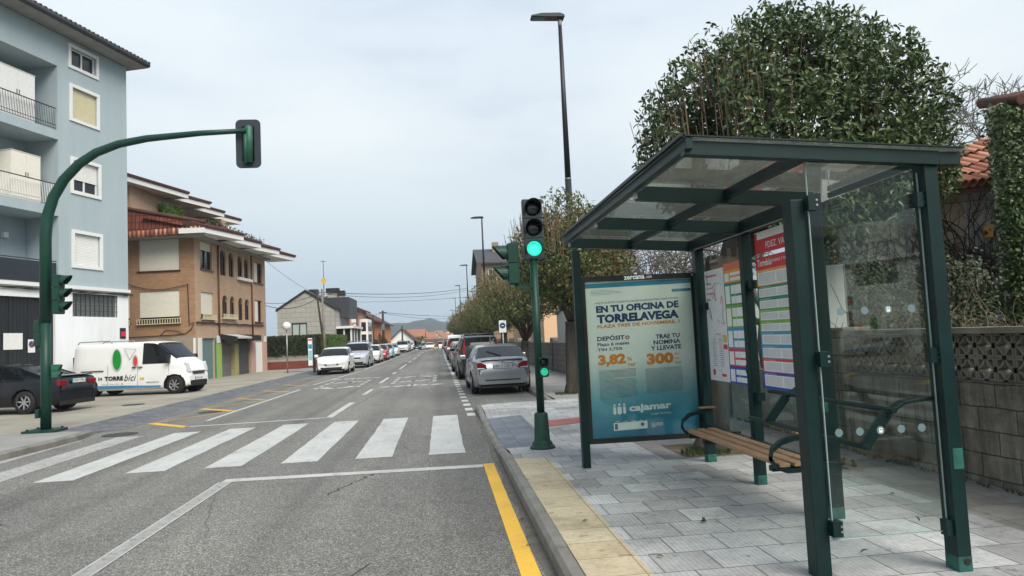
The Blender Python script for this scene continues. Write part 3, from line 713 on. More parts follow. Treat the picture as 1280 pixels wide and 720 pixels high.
for m_, z1, z0 in (('tt_orangered', 2.265, 2.19), ('tt_orange', 2.19, 2.06), ('tt_dgreen', 2.06, 1.83), ('tt_lgreen', 1.83, 1.60), ('tt_blue', 1.60, 1.39), ('tt_red2', 1.39, 1.21), ('tt_navy', 1.21, 1.04)):
    tbox(B1, 7.05, 6.56, z0, z1, m_, 0)
    if m_ != 'tt_orangered':
        tbox(B1, 7.03, 6.92, z0+.015, z1-.03, 'tt_white', 1); tbox(B1, 6.89, 6.59, z0+.015+(z1-z0)*.42, z1-.03, 'tt_white', 1); tbox(B1, 6.89, 6.59, z0+.015, z0+(z1-z0)*.38, 'tt_white', 1)
        tbox(B1, 6.80, 6.79, z0+.02, z1-.035, 'tt_grey', 2)
        para_y = 0
B1.build('timetable_panel', S)
B0 = MB(); tbox(B0, 7.58, 7.06, 1.04, 2.235, 'tt_mapgrey', 0)
ttext(B0, 'Cantabria', 7.55, 2.16, .3, .03, 'tt_red2'); ttext(B0, 'Plano', 7.54, 2.08, .13, .022, 'ink_grey'); ttext(B0, 'general', 7.54, 2.03, .15, .018, 'ink_grey'); ttext(B0, 'Torrebús', 7.54, 1.97, .2, .026, 'tt_red2'); ttext(B0, 'líneas', 7.54, 1.91, .11, .02, 'ink_grey')
r_ = random.Random(11); B0.use('ink_grey')
pts = [Vector((YT-.0022, r_.uniform(7.1, 7.52), r_.uniform(1.5, 2.2))) for _ in range(30)]
for i, p_ in enumerate(pts):
    q_ = min((q for q in pts if q is not p_ and (q-p_).length > .06), key=lambda q: (q-p_).length+r_.uniform(0, .12)); B0.use(r_.choice(['ink_grey', 'ink_grey', 'tt_red2', 'ink_brown'])); B0.bar(p_, q_, .0012, .006, (1,0,0))
for i in range(60): B0.use('ink_grey'); y_ = r_.uniform(7.1, 7.52); z_ = r_.uniform(1.12, 2.2); B0.box(YT-.0022, YT-.0018, y_-.012, y_, z_, z_+.005)
for i in range(14): B0.box(YT-.0022, YT-.0018, 7.36, 7.46, 1.2+i*.022, 1.205+i*.022); B0.box(YT-.0022, YT-.0018, 7.18, 7.28, 1.2+i*.022, 1.205+i*.022)
tbox(B0, 7.16, 7.08, 1.45, 1.53, 'road_yellow', 2); tbox(B0, 7.17, 7.07, 1.38, 1.43, 'tt_red2', 2); tbox(B0, 7.26, 7.14, 1.09, 1.12, 'tt_red2', 2); B0.use('tt_red2'); B0.disc((YT-.003, 7.46, 1.13), .035, (0,1,0), (0,0,1), (-.001,0,0), 16)
B0.build('route_map', S)
# bench hung between the back posts
BN = thing('bench', 'slatted wooden bench with curved green armrests inside the bus shelter', 'bench', (2.7, 6.05, Z0))
for i, x in enumerate((2.415, 2.53, 2.645)):
    b = MB().use('bench_wood'); b.box(x, x+.082, 4.98, 6.98, .575, .603); b.build('slat', BN, bevel=.006)
b = MB().use('shelter_green')
for y in (5.1, 6.45, 6.85): b.box(2.40, 2.93, y-.03, y+.03, .53, .573)
b.box(2.86, 2.9, 5.0, 7.7, .5, .56); b.build('frame', BN, bevel=.003)
for y in (5.02, 6.93):
    b = MB().use('shelter_green'); P = [(2.9, .545), (2.48, .545), (2.40, .575), (2.365, .635), (2.38, .70), (2.45, .75), (2.55, .775), (2.68, .785)]
    for p_, q_ in zip(P, P[1:]):
        b.bar((p_[0], y, p_[1]), (q_[0], y, q_[1]), .05, .036, (0, 1, 0)) if False else b.prism([(0,0),(1,0),(1,1),(0,1)], (p_[0], y-.025, p_[1]-.018), (q_[0]-p_[0], 0, q_[1]-p_[1]), (0, .05, 0), (0, 0, .036))
    a_ = b.build('armrest', BN)
    b = MB().use('bench_wood'); b.box(2.56, 2.72, y-.03, y+.03, .804, .822); b.build('arm_pad', BN, bevel=.005)
# ------------------------------------------------------------------ traffic lights
def signal_unit(root, x, y, z0, zs, w, face, lit=None, visor=.16, body='signal_green', lens_r=None, scale=1.):
    """head facing -y (face=0) rotated by face around z; one housing per aspect"""
    M = Matrix.Translation((x, y, 0)) @ Matrix.Rotation(face, 4, 'Z'); off = Vector(root.location)
    def fin(b, name, par, **k):
        b.v = [tuple(M @ Vector(q) - off) for q in b.v]; return b.build(name, par, world=False, **k)
    n = zs; H = w*1.02
    b = MB().use(body)
    for i in range(n):
        z = z0+i*H; b.box(-w/2, w/2, -.06*scale, .07*scale, z+.006, z+H-.006); b.box(-w/2+.01, w/2-.01, -.055*scale, .06*scale, z-.006, z+.006+.001)
    hd = fin(b, 'signal_head', root, bevel=.006)
    for i in range(n):
        z = z0+(i+.5)*H; r = lens_r or w*.385
        b = MB().use('lens_dark' if lit != i else ('lens_green' if w > .2 else 'lens_green_small'), True)
        b.lathe([(0, -.085*scale), (r*.6, -.08*scale), (r, -.066*scale)], (0, 0, z), 24, 'y')
        b.v = [(q[0], q[1], q[2]) for q in b.v]; fin(b, 'lens', hd)
        b = MB().use(body); N_ = 20; o = 0; rr_ = r*1.14
        for j in range(N_+1):
            a = R(-30)+R(240)*j/N_; ca, sa = math.cos(a), math.sin(a); dep = visor*(.28+.72*(max(0, math.sin(R(-30)+R(240)*j/N_)+.5)/1.5))
            for (ra, dy) in ((rr_, 0), (rr_, -dep), (rr_*.95, -dep), (rr_*.95, 0)): b.v.append((ra*ca, -.06*scale+dy, z+ra*sa))
        for j in range(N_):
            for k in range(4): b.face([j*4+k, (j+1)*4+k, (j+1)*4+(k+1)%4, j*4+(k+1)%4])
        b.use('black_plastic') if False else None
        fin(b, 'visor', hd)
    return hd
TL = thing('traffic_light', 'green traffic light showing green on a slim pole beside the advertising panel', 'traffic light', (1.28, 9.34, Z0))
b = MB().use('signal_green'); b.tube([(1.28, 9.34, Z0+.4), (1.28, 9.34, 2.64)], .052, 20); b.build('pole', TL)
b = MB().use('signal_green', True); b.lathe([(.165, 0), (.17, .03), (.165, .06), (.14, .065), (.135, .1), (.12, .12), (.105, .14), (.09, .48), (.07, .5), (.055, .5)], (1.28, 9.34, Z0-.03), 28); b.build('base', TL)
signal_unit(TL, 1.29, 9.33, 2.64, 3, .265, 0, lit=0, body='dark_slate_board')
signal_unit(TL, .99, 9.36, 2.31, 2, .27, R(-90), body='signal_green', visor=.2)
b = MB().use('signal_green'); b.bar((1.02, 9.36, 2.3), (1.28, 9.36, 2.24), .05, .04); b.bar((1.03, 9.36, 2.32), (1.03, 9.36, 2.88), .1, .1); b.build('bracket', TL)
signal_unit(TL, 1.34, 9.28, 1.07, 2, .125, 0, lit=0, visor=.04, body='signal_green', lens_r=.052, scale=.6)
TR = thing('traffic_light', 'tall green traffic light with a curved arm reaching over the road from the left kerb', 'traffic light', (-8.28, 15.8, .1))
b = MB().use('signal_green'); arm = [(-8.28, 15.8, .12), (-8.28, 15.8, 2.4)]; b.tube(arm, [.102, .098], 20)
b.tube([(-8.28, 15.8, 2.38), (-8.28, 15.8, 4.2), (-8.24, 15.8, 4.65), (-8.12, 15.8, 5.05), (-7.91, 15.8, 5.42), (-7.6, 15.8, 5.76), (-7.25, 15.8, 6.0), (-6.78, 15.8, 6.18), (-6.2, 15.8, 6.29), (-5.08, 15.8, 6.39), (-4.1, 15.8, 6.43)], [.115, .112, .11, .107, .103, .098, .092, .085, .076, .062, .052], 20)
b.build('pole', TR)
b = MB().use('signal_green'); b.box(-8.62, -7.98, 15.52, 16.08, .085, .14)
for dx in (-.24, .24):
    for dy in (-.2, .2): b.disc((-8.3+dx, 15.8+dy, .14), .03, (1,0,0), (0,1,0), (0,0,.03), 6)
b.build('base_plate', TR, bevel=.006)
b = MB().use('dark_slate_board'); Pr = []
for cx, cz, a0 in ((.16, .44, 0), (-.16, .44, 90), (-.16, -.44, 180), (.16, -.44, 270)):
    for j in range(6): a = R(a0+j*18); Pr.append((cx+.11*math.cos(a), cz+.11*math.sin(a)))
b.prism(Pr, (-4.09, 15.92, 6.17), (1,0,0), (0,0,1), (0,.012,0)); b.build('backing_board', TR)
b = MB().use('signal_green_light', True); b.lathe([(0, -.42), (.08, -.42), (.085, .38), (.04, .42), (0, .42)], (-4.06, 15.87, 6.15), 20)
b.use('signal_green_light'); b.box(-4.165, -4.085, 15.8, 15.94, 5.72, 6.5); b.build('signal_housing', TR)
b = MB().use('signal_green_light', True); b.v = []
signal_unit(TR, -4.09, 15.99, 5.75, 3, .27, R(180), body='dark_slate_board')
signal_unit(TR, -7.98, 15.72, 2.54, 3, .27, R(90), body='signal_green', visor=.2)
signal_unit(TR, -8.42, 15.9, 1.88, 2, .27, R(205), body='signal_green', visor=.16)
b = MB().use('signal_green'); b.bar((-8.28, 15.75, 1.85), (-8.42, 15.85, 1.82), .05, .06); b.bar((-8.28, 15.75, 2.44), (-8.44, 15.85, 2.46), .05, .04); b.build('bracket', TR)
signal_unit(TR, -8.06, 15.78, 1.2, 2, .14, R(90), visor=.05, body='signal_green_light', lens_r=.05, scale=1.)
b = MB().use('signal_green'); b.box(-8.45, -8.38, 15.7, 15.84, .38, .56); b.build('service_box', TR, bevel=.01)
# ------------------------------------------------------------------ street lamps
def street_lamp(x, y, h, label):
    t = thing('street_lamp', label, 'street lamp', (x, y, .12+dip(y)), 0, 'street lamps along the right pavement')
    b = MB().use('lamp_grey'); b.tube([(0, 0, 0), (0, 0, h*.56)], [.105, .085], 14); b.tube([(0, 0, h*.56), (0, 0, h-.12)], [.08, .05], 14); b.build('pole', t, world=False)
    b = MB().use('galvanised', True); b.lathe([(.088, h*.56-.015), (.09, h*.56+.015)], (0,0,0), 14); b.lathe([(.045, h-.22), (.055, h-.2), (.055, h-.04), (.04, h)], (0,0,0), 14); b.build('collar', t, world=False)
    b = MB().use('lamp_grey'); b.prism([(.12, -.03), (.12, .05), (.0, .1), (-.5, .09), (-.78, .03), (-.78, -.02), (-.4, -.03)], (0, -.14, h), (1,0,0), (0,0,1), (0,.28,0)); hd = b.build('lamp_head', t, world=False, bevel=.02)
    b = MB().use('dot_grey'); b.box(-.74, -.4, -.11, .11, h-.036, h-.026); b.build('diffuser', hd, world=False)
    return t
for i, (x, y, h) in enumerate(((3.5, 18.05, 9.93), (3.2, 49, 9.9), (3.25, 80, 9.8), (3.3, 112, 9.9), (3.3, 146, 10.2), (3.3, 182, 10.5))):
    street_lamp(x, y, h, ['tall dark street lamp rising over the second street tree, nearest of the row', 'slim street lamp second nearest of the row, left of the brown roofed block', 'third nearest street lamp of the row, above the street tree crowns', 'fourth nearest street lamp of the row, small above the crowns', 'fifth nearest street lamp of the row, faint beyond the crowns', 'farthest street lamp of the row, just visible near the hills'][i])
# no-parking style sign and its pole by the parked cars
SG = thing('road_sign', 'small white sign with dark round emblem on a thin pole behind the silver car', 'road sign', (2.95, 33.5, .12))
b = MB().use('galvanised'); b.tube([(2.95, 33.5, .12), (2.95, 33.5, 2.1)], .03, 8); b.build('pole', SG)
b = MB().use('white_frame'); b.box(2.78, 3.12, 33.44, 33.46, 1.82, 2.4); b.use('ink_navy'); b.disc((2.95, 33.439, 2.15), .14, (1,0,0), (0,0,1), (0,-.004,0), 20); b.use('ink_white'); b.box(2.89, 3.01, 33.43, 33.434, 2.13, 2.16); b.build('sign_face', SG)
# ------------------------------------------------------------------ walls with real openings
class Face:
    """a facade plane: o origin, u along (unit), n outward; z up"""
    def __init__(s, o, u, n): s.o = Vector(o); s.u = Vector(u).normalized(); s.n = Vector(n).normalized()
    def p(s, a, z, d=0): return tuple(s.o + s.u*a + Vector((0,0,z)) + s.n*d)
    def box(s, b, a0, a1, z0, z1, d0, d1):
        b.prism([(a0, z0), (a1, z0), (a1, z1), (a0, z1)], s.o+s.n*d0, s.u, (0,0,1), s.n*(d1-d0))
def wall(b, F, a0, a1, z0, z1, holes, m, reveal=None, rm=None):
    """holes: (a0,a1,z0,z1,depth[,arch])"""
    As = sorted({a0, a1, *[h[i] for h in holes for i in (0, 1)]}); Zs = sorted({z0, z1, *[h[i] for h in holes for i in (2, 3)]})
    b.use(m)
    for x, y in zip(As, As[1:]):
        for z, w in zip(Zs, Zs[1:]):
            if x < a0-1e-6 or y > a1+1e-6 or z < z0-1e-6 or w > z1+1e-6: continue
            cx, cz = (x+y)/2, (z+w)/2
            if any(h[0] < cx < h[1] and h[2] < cz < h[3] for h in holes): continue
            b.quad(F.p(x, z), F.p(y, z), F.p(y, w), F.p(x, w))
    for h in holes:
        d = h[4]; arch = len(h) > 5
        zt = h[3]-((h[1]-h[0])/2 if arch else 0)
        b.use(rm or m)
        b.quad(F.p(h[0], h[2]), F.p(h[0], zt), F.p(h[0], zt, -d), F.p(h[0], h[2], -d))
        b.quad(F.p(h[1], h[2]), F.p(h[1], h[2], -d), F.p(h[1], zt, -d), F.p(h[1], zt))
        b.quad(F.p(h[0], h[2]), F.p(h[0], h[2], -d), F.p(h[1], h[2], -d), F.p(h[1], h[2]))
        if not arch: b.quad(F.p(h[0], zt), F.p(h[1], zt), F.p(h[1], zt, -d), F.p(h[0], zt, -d))
        else:
            r = (h[1]-h[0])/2; c = (h[0]+h[1])/2; A = [(c+r*math.cos(math.pi*i/12), zt+r*math.sin(math.pi*i/12)) for i in range(13)]
            for p_, q_ in zip(A, A[1:]): b.quad(F.p(*p_), F.p(*q_), F.p(*q_, -d), F.p(*p_, -d))
            b.use(m)
            b.add([F.p(h[1], h[3])]+[F.p(*q) for q in A[:7]], [(0, i+1, i+2) for i in range(6)])
            b.add([F.p(h[0], h[3])]+[F.p(*q) for q in A[6:]], [(0, i+1, i+2) for i in range(6)])
def window(par, F, a0, a1, z0, z1, depth=.12, fm='white_frame', shut=0., sm='shutter_white', mull=1, surround=None, sill=False, arch=False, fw=.05, dark='window_dark'):
    b = MB().use(fm); c = F
    zt = z1-((a1-a0)/2 if arch else 0)
    if surround:
        s_ = surround
        for (x0, x1, y0, y1) in ((a0-s_, a1+s_, z1, z1+s_), (a0-s_, a1+s_, z0-s_, z0), (a0-s_, a0, z0, z1), (a1, a1+s_, z0, z1)): c.box(b, x0, x1, y0, y1, .002, .05)
    c.box(b, a0, a0+fw, z0, zt, -depth, -depth+.04); c.box(b, a1-fw, a1, z0, zt, -depth, -depth+.04)
    c.box(b, a0+fw, a1-fw, z0, z0+fw, -depth, -depth+.04); 
    if not arch: c.box(b, a0+fw, a1-fw, z1-fw, z1, -depth, -depth+.04)
    for i in range(mull):
        x = a0+(a1-a0)*(i+1)/(mull+1); c.box(b, x-fw*.6, x+fw*.6, z0+fw, (z1-fw) if not arch else zt+(a1-a0)/2-.03, -depth, -depth+.045)
    if sill: c.box(b, a0-.08, a1+.08, z0-.06, z0, .002, .08)
    w = b.build('window', par, world=False)
    b = MB().use(dark); 
    if arch:
        r = (a1-a0)/2; cc = (a0+a1)/2; A = [(cc+r*math.cos(math.pi*i/12), zt+r*math.sin(math.pi*i/12)) for i in range(13)]
        b.add([F.p(a0, z0, -depth-.01), F.p(a1, z0, -depth-.01)]+[F.p(*q, -depth-.01) for q in A], [list(range(15))])
    else: b.quad(F.p(a0, z0, -depth-.01), F.p(a1, z0, -depth-.01), F.p(a1, z1, -depth-.01), F.p(a0, z1, -depth-.01))
    b.build('pane', w, world=False)
    if shut > 0:
        b = MB().use(sm); n = max(3, int((z1-z0)*shut/.06)); zb = z1-(z1-z0)*shut
        for i in range(n):
            za = zb+(z1-zb)*i/n; zc = zb+(z1-zb)*(i+1)/n
            b.prism([(0, za), (.018, za+.01), (.018, zc-.012), (0, zc)], F.o+F.u*(a0+.01)-F.n*(depth-.045), F.n, (0,0,1), F.u*(a1-a0-.02))
        b.build('shutter', w, world=False)
    return w
# ------------------------------------------------------------------ pale blue apartment block
BL = thing('apartment_building', 'pale blue apartment block with recessed balconies over a white ground floor', 'apartment building', (-13.4, 32.0, 0), R(-106.6))
F = Face((0,0,0), (1,0,0), (0,1,0))     # facade, a runs towards the viewer's left
holes = [(1.76, 3.08, 13.26, 14.0, .13), (1.72, 3.02, 11.12, 12.38, .13), (1.66, 2.98, 8.2, 9.42, .13), (1.6, 2.94, 5.25, 6.5, .13)]
bal = [(3.72, 14.0, 10.4, 12.98, 1.5), (3.68, 14.0, 7.42, 10.05, 1.5), (3.68, 14.0, 4.42, 7.05, 1.5)]
b = MB(); wall(b, F, 0, 16, 4.4, 14.3, holes+bal, 'blue_render')
for h in bal: b.use('blue_render'); b.quad(F.p(h[0], h[2], -1.5), F.p(h[1], h[2], -1.5), F.p(h[1], h[3], -1.5), F.p(h[0], h[3], -1.5))
b.quad((0,0,4.4), (0,-12,4.4), (0,-12,14.3), (0,0,14.3)); b.quad((16,0,0), (16,-12,0), (16,-12,14.3), (16,0,14.3)); b.quad((0,-12,0), (16,-12,0), (16,-12,14.3), (0,-12,14.3))
b.build('wall', BL, world=False)
b = MB(); wall(b, F, 0, 16, 0, 4.25, [(.62, 3.02, 3.2, 4.12, .14), (3.84, 9.4, 0, 3.87, .2)], 'white_wall'); b.quad((0,0,0), (0,-12,0), (0,-12,4.4), (0,0,4.4))
b.build('ground_floor_wall', BL, world=False)
b = MB().use('white_frame'); F.box(b, -.03, 16, 4.27, 4.40, -.02, .10); F.box(b, -.02, 16, 4.23, 4.27, -.02, .05); b.build('ledge', BL, world=False)
b = MB().use('black_plastic')
for k in range(3):
    P = [(i*.5-.2, .06+.012*k, 4.2-.02*k+.05*math.sin(i*1.3+k*2)*(.4)) for i in range(30)]
    b.tube(P, .018, 5)
b.build('cable_run', BL, world=False)
for i, (a0, a1, z0, z1, d) in enumerate(holes):
    window(BL, F, a0, a1, z0, z1, d, shut=(0, 1., .62, 1.)[i], sm=('shutter_white', 'shutter_yellow', 'shutter_white', 'shutter_white')[i], surround=.13)
# ground floor grille window
b = MB().use('rail_dark'); a0, a1, z0, z1 = .62, 3.02, 3.2, 4.12
for i in range(11): x = a0+(a1-a0)*i/10; F.box(b, x-.012, x+.012, z0, z1, -.08, -.05)
for i in range(5): z = z0+(z1-z0)*i/4; F.box(b, a0, a1, z-.012, z+.012, -.049, -.025)
g = b.build('grille_window', BL, world=False); plain('dusty_pane', (.16, .18, .18), .3)
b = MB().use('dusty_pane'); b.quad(F.p(a0, z0, -.13), F.p(a1, z0, -.13), F.p(a1, z1, -.13), F.p(a0, z1, -.13)); b.build('pane', g, world=False)
b = MB().use('black_door'); x = 3.86
while x < 9.4: F.box(b, x, min(x+.14, 9.4), 0, 3.85, -.19, -.17+rnd.uniform(0, .012)); x += .15
F.box(b, 3.86, 9.4, 2.05, 2.12, -.168, -.14); F.box(b, 5.6, 5.7, 0, 3.85, -.167, -.138); F.box(b, 3.84, 3.95, 0, 3.87, -.165, -.1)
dd = b.build('garage_door', BL, world=False)
b = MB().use('white_frame'); F.box(b, 5.15, 5.92, 1.98, 2.56, -.135, -.12); b.build('notice', dd, world=False)
b = MB().use('white_frame'); F.box(b, 4.62, 4.92, 1.85, 2.33, -.135, -.125); b.use('ink_navy'); b.disc((4.77, -.123, 2.15), .12, (1,0,0), (0,0,1), (0,.004,0), 20); b.use('tt_red'); b.prism([(-.08, .07), (-.06, .09), (.08, -.07), (.06, -.09)], (4.77, -.118, 2.15), (1,0,0), (0,0,1), (0,.002,0)); b.build('no_parking_plate', dd, world=False)
b = MB().use('lamp_grey'); F.box(b, .2, .52, 2.3, 2.75, .002, .03); b.use('tt_red'); F.box(b, .24, .48, 2.4, 2.6, .031, .035); b.build('wall_plate', BL, world=False)
for k, (z, dark) in enumerate(((10.4, 0), (7.42, 0), (4.42, 1))):
    b = MB().use('rail_dark'); b.tube([(3.78, -.02, z+.86), (14, -.02, z+.86)], .022, 6)
    if not dark:
        b.use('white_frame' if k else 'rail_dark'); x = 3.8
        while x < 10: b.tube([(x+.09, -.02, z+.84), (x, -.02, z+.08)], .011, 4); x += .11
        b.tube([(3.78, -.02, z+.2), (14, -.02, z+.2)], .014, 5); b.tube([(3.78, -.02, z+.07), (14, -.02, z+.07)], .014, 5)
    else: b.use('dark_slate_board'); b.box(3.78, 14, -.03, -.015, z+.02, z+.8)
    b.build('balcony_rail', BL, world=False)
    b = MB().use('white_frame'); b.box(6.7, 8.1, -1.497, -1.44, z+.05, z+2.15); wd = b.build('balcony_door', BL, world=False)
    b = MB().use('window_dark'); b.box(6.78, 8.02, -1.438, -1.43, z+.12, z+2.07); b.build('pane', wd, world=False)
b = MB().use('white_frame'); b.box(4.55, 4.75, -1.49, -1.35, 6.2, 6.4); b.build('balcony_lamp', BL, world=False)
b = MB().use('galvanised'); b.tube([(-.12, .1, 14.3), (-.12, .1, 4.5)], .045, 8) if False else b.tube([(16.2, .1, 14.3), (16.2, .1, 4.5)], .045, 8); b.build('downpipe', BL, world=False)
b = MB().use('soffit_grey'); b.prism([(-.4, 14.32), (0, 14.32), (16, 14.32), (16, 14.42), (-.4, 14.42)], (0, -12.4, 0), (1,0,0), (0,0,1), (0, 13.15, 0)); b.build('eaves', BL, world=False)
b = MB().use('roof_slate'); b.tube([(-.45, .78, 14.46), (16, .78, 14.46)], .1, 8); b.tube([(-.45, .78, 14.46), (-.45, -12.5, 14.46)], .1, 8); b.build('gutter', BL, world=False)
b = MB().use('roof_slate')
b.add([(-.45, .8, 14.5), (16, .8, 14.5), (16, -6, 16.6), (5, -6, 16.6), (-.45, -12.6, 14.5), (16, -12.6, 14.5)], [(0,1,2,3), (4,0,3), (5,4,3,2), (0,4,5,1)])
x = -.4
while x < 14: b.tube([(x, .86, 14.54), (x, .0, 14.8)], .075, 6); x += .23
b.build('roof', BL, world=False)
for k, (x, z0, w, h, m) in enumerate(((4.55, 10.41, 1.5, 1.85, 'white_frame'), (4.3, 7.43, 1.25, 1.78, 'shutter_cream'))):
    M_ = Matrix.Translation((-13.4, 32.0, 0)) @ Matrix.Rotation(R(-106.6), 4, 'Z')
    t = thing('cabinet', ('tall white storage cabinet on the upper balcony of the blue block', 'cream two door cabinet on the middle balcony of the blue block')[k], 'cabinet', M_ @ Vector((x, -.95, z0)), R(-106.6))
    b = MB().use(m); b.box(0, w, 0, .75, 0, h); b.box(-.02, w+.02, -.02, .77, h, h+.03); b.build('carcass', t, world=False, bevel=.01)
    for q in range(2):
        b = MB().use(m); b.box(.02+q*w/2, w/2-.01+q*w/2, .752, .77, .04, h-.03); dr = b.build('door', t, world=False)
        b = MB().use('rail_dark'); b.box(w/2+(-.06 if q == 0 else .04), w/2+(-.04 if q == 0 else .06), .772, .79, h*.5, h*.6); b.build('handle', dr, world=False)
# ------------------------------------------------------------------ brown brick block with tiled, stepped eaves
BK = thing('brick_building', 'brown brick corner block with arched windows and stepped tiled eaves', 'apartment building', (-12.56, 37.85, 0), R(85))
FS = Face((0,0,0), (1,0,0), (0,-1,0))   # street side, a runs away from us
FE = Face((0,0,0), (0,1,0), (-1,0,0))   # near end wall, a runs to the left
hs = [(.72, 2.2, 5.97, 7.45, .15), (.71, 2.3, 3.37, 4.75, .15), (3.35, 4.15, 5.85, 7.35, .12, 1), (4.6, 5.35, 5.87, 7.32, .12, 1), (6.0, 6.75, 5.95, 7.3, .12, 1), (7.08, 7.8, 6.0, 7.28, .12, 1),
      (3.55, 4.32, 3.45, 4.74, .12, 1), (4.68, 5.4, 3.48, 4.74, .12, 1), (6.0, 6.72, 3.36, 4.72, .12, 1), (7.05, 7.8, 3.4, 4.7, .12, 1), (8.8, 10.3, 5.85, 7.2, .15), (8.8, 10.15, 3.3, 4.72, .15)]
gs = [(.75, 2.35, -.03, 2.28, .12), (3.3, 5.15, -.03, 2.05, .2), (5.9, 7.85, -.03, 2.2, .14), (8.75, 10.15, -.03, 2.1, .08)]
b = MB(); wall(b, FS, 0, 10.9, 2.36, 8.0, hs, 'light_brick')
b.use('light_brick'); b.quad((10.9,0,0), (10.9,9,0), (10.9,9,8), (10.9,0,8)); b.build('wall', BK, world=False)
he = [(.8, 2.86, 5.87, 7.5, .12), (.8, 2.86, 3.2, 4.8, .12), (3.35, 5.2, 3.2, 4.8, .12), (3.6, 5.4, 5.87, 7.5, .12)]
b = MB(); wall(b, FE, 0, 9, 2.42, 8.0, he, 'brown_brick'); b.build('end_wall', BK, world=False)
b = MB(); wall(b, FE, 0, 9, -.02, 2.42, [], 'base_block'); b.use('base_block'); 
for i in range(12): FE.box(b, 0, 9, .19*i, .19*i+.012, .001, .008)
b.build('base_wall', BK, world=False)
b = MB(); wall(b, FS, 0, 10.9, -.02, 2.36, gs, 'light_brick'); b.use('black_door')
for g_ in gs: b.quad(FS.p(g_[0], g_[2], -g_[4]-.02), FS.p(g_[1], g_[2], -g_[4]-.02), FS.p(g_[1], g_[3], -g_[4]-.02), FS.p(g_[0], g_[3], -g_[4]-.02))
b.build('ground_floor_wall', BK, world=False)
plain('gate_green', (.12, .2, .2), .5); plain('lime_paint', (.3, .42, .1), .7); plain('teal_paint', (.02, .22, .15), .6); mat('steel_shutter', (.1, .105, .11), .5, grime=.4, scale=4); mat('steel_shutter_pale', (.22, .22, .2), .5, grime=.4, scale=4); plain('pink_wall', (.52, .33, .27), .8); plain('awning_white', (.5, .5, .48), .6)
def shutter_door(name, g_, m, mul=.09, vert=False):
    b = MB().use(m); d = g_[4]
    if vert:
        x = g_[0]
        while x < g_[1]-.02: FS.box(b, x, min(x+.19, g_[1]), g_[2], g_[3], -d, -d+.03); x += .2
    else:
        z = g_[2]
        while z < g_[3]-.02: b.prism([(0, z), (.025, z+.02), (.025, z+mul-.02), (0, min(z+mul, g_[3]))], FS.o+FS.u*g_[0]-FS.n*d, FS.n, (0,0,1), FS.u*(g_[1]-g_[0])); z += mul
    return b.build(name, BK, world=False)
tag(shutter_door('garage_door', gs[0], 'gate_green', vert=True), 'grey green garage door with a pale streak')
tag(shutter_door('shop_shutter', gs[1], 'steel_shutter_pale'), 'pale roller shutter between lime green pillars'); tag(shutter_door('shop_shutter', gs[2], 'steel_shutter'), 'dark roller shutter under a black awning')
tag(shutter_door('side_door', gs[3], 'shutter_white', vert=True), 'white door framed in pink')
b = MB().use('white_frame'); FS.box(b, .25, .72, -.02, 2.3, .003, .03); FE.box(b, 0, .12, -.02, 2.3, .003, .03); b.build('pilaster_panel', BK, world=False)
for (m_, a0, a1, z1, d) in (('teal_paint', 2.36, 2.52, 2.3, .03), ('lime_paint', 2.53, 3.28, 2.0, .03), ('lime_paint', 5.2, 5.55, 2.0, .04), ('pink_wall', 7.95, 8.73, 2.3, .03), ('pink_wall', 10.17, 10.88, 2.3, .03)):
    b = MB().use(m_); FS.box(b, a0, a1, -.02, z1, .003, d); b.build('painted_pillar', BK, world=False)
for (a0, a1, z0, z1) in ((2.6, 3.1, 2.02, 2.42), (10.3, 10.8, 2.0, 2.4)): b = MB().use('white_frame'); FS.box(b, a0, a1, z0, z1, .031, .05); b.build('shop_plate', BK, world=False)
b = MB().use('black_plastic'); b.prism([(0, 2.25), (.05, 2.5), (.9, 2.32), (.9, 2.02)], FS.o+FS.u*3.0+FS.n*.05, FS.n, (0,0,1), FS.u*.25)
b.use('awning_white'); b.prism([(0, 2.5), (0, 2.42), (.85, 2.22), (.85, 2.32)], FS.o+FS.u*3.25+FS.n*.05, FS.n, (0,0,1), FS.u*2.4); b.use('brown_frame'); FS.box(b, 3.3, 5.6, 1.95, 2.2, .06, .3); b.build('shop_canopy', BK, world=False)
b = MB().use('black_plastic'); b.prism([(0, 2.5), (0, 2.1), (.6, 2.1), (.6, 2.42)], FS.o+FS.u*5.65+FS.n*.03, FS.n, (0,0,1), FS.u*2.4); b.build('shop_awning', BK, world=False)
for i, h in enumerate(hs):
    arch = len(h) > 5
    if arch: window(BK, FS, h[0], h[1], h[2], h[3], .1, 'brown_frame', mull=1, arch=True, sill=False, fw=.04)
    else: window(BK, FS, h[0], h[1], h[2], h[3], .13, 'brown_frame', shut=(.3, .85, 0, 0, 0, 0, 0, 0, 0, 0, .0, .0)[i], sm='shutter_cream', mull=(1, 0, 0,0,0,0,0,0,0,0, 1, 2)[i], sill=True)
for i, (z0, z1) in enumerate(((5.9, 7.15), (3.35, 4.66))):
    b = MB().use('shutter_cream'); FS.box(b, 8.85, 9.5, z0, z1, -.1, -.05); b.build('curtain', BK, world=False)
for i, h in enumerate(he): window(BK, FE, h[0], h[1], h[2], h[3], .1, 'brown_frame', shut=(1, .84, .84, 1)[i], sm='shutter_cream', mull=1, sill=True)
for (FF, a0, a1, z) in ((FE, .7, 2.95, 3.12), (FE, 3.3, 5.3, 3.12), (FS, .65, 2.36, 3.3), (FS, 3.4, 5.5, 3.4)):   # planter rails
    b = MB().use('shutter_yellow'); x = a0
    while x < a1: FF.box(b, x, x+.03, z, z+.22, .12, .14); x += .13
    FF.box(b, a0, a1, z+.22, z+.25, .11, .15); FF.box(b, a0, a1, z-.03, z, .0, .16); b.build('planter_rail', BK, world=False)
